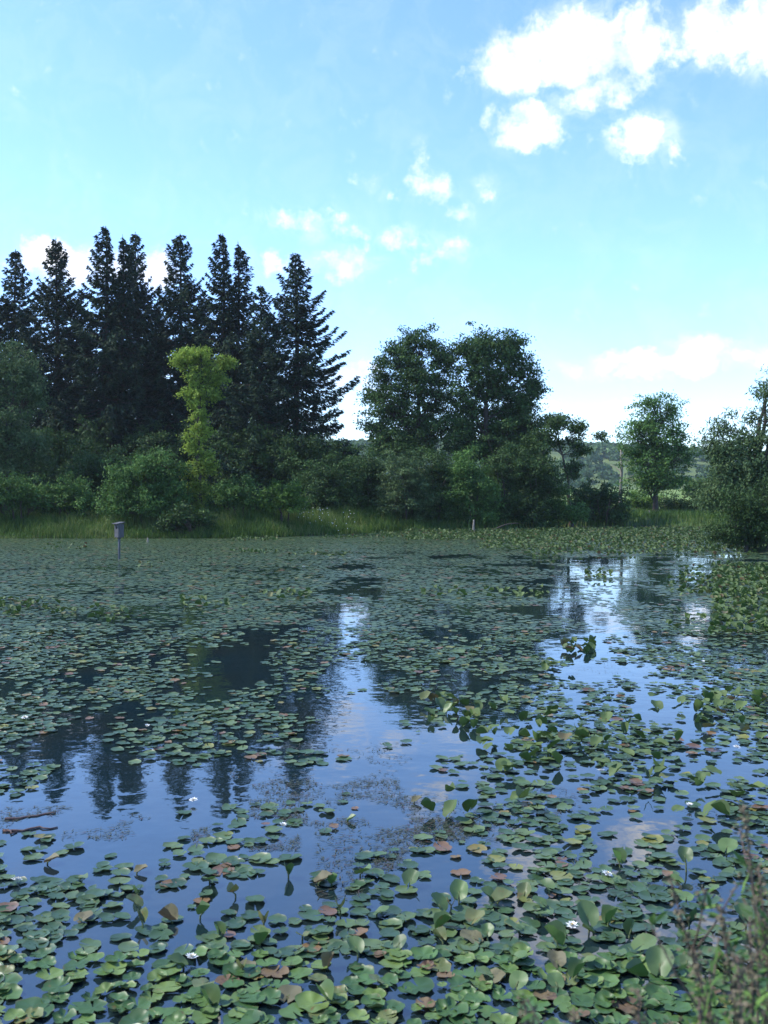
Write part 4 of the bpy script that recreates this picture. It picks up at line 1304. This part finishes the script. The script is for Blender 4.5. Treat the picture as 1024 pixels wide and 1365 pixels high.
# ------------------------------------------------------------------ foreground weeds
def weed(px, py_top, D, lean, label, seed, head=True, leafy=1.0, head_len=.22):
    rg = np.random.default_rng(seed)
    top = np.array([gx(px, D), D, gz(py_top, D)])
    bx = top[0] - lean; by = D + rg.uniform(-.08, .08)
    gz0 = float(ground_z(np.array([bx]), np.array([by]))[0])
    base = np.array([bx, by, gz0 - .03])
    root = empty('weed_plant', tuple(base), 0, label, 'weed', 'weeds standing in the near right corner')
    T = top - base
    t = np.linspace(0, 1, 12)[:, None]
    P = np.array([0, 0, 1.0]) * T[2] * t + np.array([T[0], T[1], 0]) * t ** 1.8 + rg.normal(0, .004, (12, 3))
    ts = TubeSet(); ts.add(P, np.linspace(.005, .0018, 12), 6)
    tips = []
    for k in range(rg.integers(4, 8)):
        j = rg.integers(5, 11); a = P[j]; az = rg.uniform(0, 2 * PI); l = rg.uniform(.08, .2)
        e = a + np.array([math.cos(az) * l * .6, math.sin(az) * l * .6, l])
        ts.add(np.stack([a, (a + e) / 2 + [0, 0, -.01], e]), [.003, .002, .0012], 5); tips.append((a, e))
    obj('stem', ts.mesh('weed_stem'), M['stem_brown'], root)
    C, Dv, Up, Ln, Wd = [], [], [], [], []
    n = int(120 * leafy)
    for k in range(n):
        s = rg.uniform(.35, .93); j = s * 11; j0 = int(j); p = P[j0] * (1 - j + j0) + P[min(11, j0 + 1)] * (j - j0)
        az = rg.uniform(0, 2 * PI); ln = rg.uniform(.04, .085) * (1.2 - s * .5)
        d = np.array([math.cos(az), math.sin(az), rg.uniform(-.2, .7)]); d /= np.linalg.norm(d)
        C.append(p + d * ln * .5); Dv.append(d); Up.append([0, 0, 1]); Ln.append(ln); Wd.append(ln * .24)
    for a, e in tips:
        for k in range(int(8 * leafy)):
            q_ = a + (e - a) * rg.uniform(.2, 1); d = unit(rg.normal(size=3) + [0, 0, .4]); ln = rg.uniform(.025, .055)
            C.append(q_ + d * ln * .5); Dv.append(d); Up.append([0, 0, 1]); Ln.append(ln); Wd.append(ln * .26)
    C = np.array(C); n = len(C)
    v_, f_ = leaf_cards(C, np.array(Dv), np.array(Up) + rg.normal(0, .3, (n, 3)), np.array(Ln), np.array(Wd), .15)
    obj('leaves', mesh_np('weed_leaves', v_, [f_], {'tint': ('FACE', rg.random(n))}), M['leaf_mid'], root)
    if head:
        C = []
        for _ in range(130):
            s = 1 - rg.random() * head_len / max(T[2], .3) * 1.0
            j = s * 11; j0 = min(10, int(j)); p = P[j0] + (P[j0 + 1] - P[j0]) * (j - j0)
            C.append(p + rg.normal(0, 1, 3) * np.array([1, 1, .6]) * (.006 + .05 * (1 - s)))
        for a, e in tips:
            for _ in range(16):
                C.append(a + (e - a) * rg.uniform(.5, 1.05) + rg.normal(0, .007, 3))
        C = np.array(C); n = len(C)
        v_, f_ = leaf_cards(C, rg.normal(size=(n, 3)), rg.normal(size=(n, 3)), rg.uniform(.008, .017, n), rg.uniform(.005, .010, n))
        obj('seed_sprays', mesh_np('seed_sprays', v_, [f_]), M['seed_head'], root)
    return root


WEEDS = [
    (993, 1072, 2.15, -.12, 'tallest brown-tipped weed at the right edge, leaning left', 1, True, .9),
    (892, 1168, 2.05, -.28, 'brown seed-tipped weed leaning furthest left over the pads', 2, True, .8),
    (1012, 1150, 2.0, -.05, 'leafy weed at the right edge below the tallest tip', 3, True, 1.2),
    (960, 1210, 1.9, -.10, 'bushy weed with green leaves below the tallest weed', 4, True, 1.4),
    (1000, 1215, 1.75, -.04, 'dense brownish weed in the lower right corner', 5, True, 1.3),
    (925, 1262, 1.85, -.12, 'weed with brown tip between the leaning weed and the corner', 6, True, 1.1),
    (985, 1275, 1.65, -.03, 'low dark weed filling the lower right corner', 7, True, 1.5),
    (705, 1330, 1.9, -.06, 'feathery weed tip at the bottom edge, leftmost of the weeds', 8, True, .9),
    (765, 1342, 1.8, -.04, 'weed tip at the bottom edge right of the leftmost one', 9, True, .9),
    (850, 1318, 1.8, -.05, 'feathery pale weed tip at the bottom edge before the corner weeds', 10, True, 1.0),
    (935, 1335, 1.7, -.03, 'short leafy weed at the bottom edge beside the corner', 11, True, 1.4),
    (1040, 1190, 1.9, -.02, 'leafy weed cut by the right edge', 12, True, 1.3),
]
for (wpx, wpy, wd, ln, lab, sd2, hd, lf) in WEEDS:
    weed(wpx, wpy, wd, ln, lab, 500 + sd2, hd, lf)

# ------------------------------------------------------------------ haze
HAZE = True
if HAZE:
    m, t = new_mat('haze')
    pv = t.n('ShaderNodeVolumePrincipled', ins={'Color': (.80, .90, 1.0, 1), 'Density': .0002, 'Anisotropy': .2})
    t.n('ShaderNodeOutputMaterial', ins={'Volume': pv.outputs[0]})
    XM = float(xa[-1]) + 50; YM = float(ya[-1]) + 50
    X0 = float(xa[0]) - 50; Y0 = float(ya[0]) - 50
    z0, z1 = -2.3, 36.0
    V = np.array([[X0, Y0, z0], [XM, Y0, z0], [XM, YM, z0], [X0, YM, z0], [X0, Y0, z1], [XM, Y0, z1], [XM, YM, z1], [X0, YM, z1]])
    F = np.array([[0, 3, 2, 1], [4, 5, 6, 7], [0, 1, 5, 4], [1, 2, 6, 5], [2, 3, 7, 6], [3, 0, 4, 7]])
    hz = obj('haze', mesh_np('haze', V, [F]), m)
    tag(hz, 'thin bluish haze over the pond and far hill', 'haze', kind='stuff')
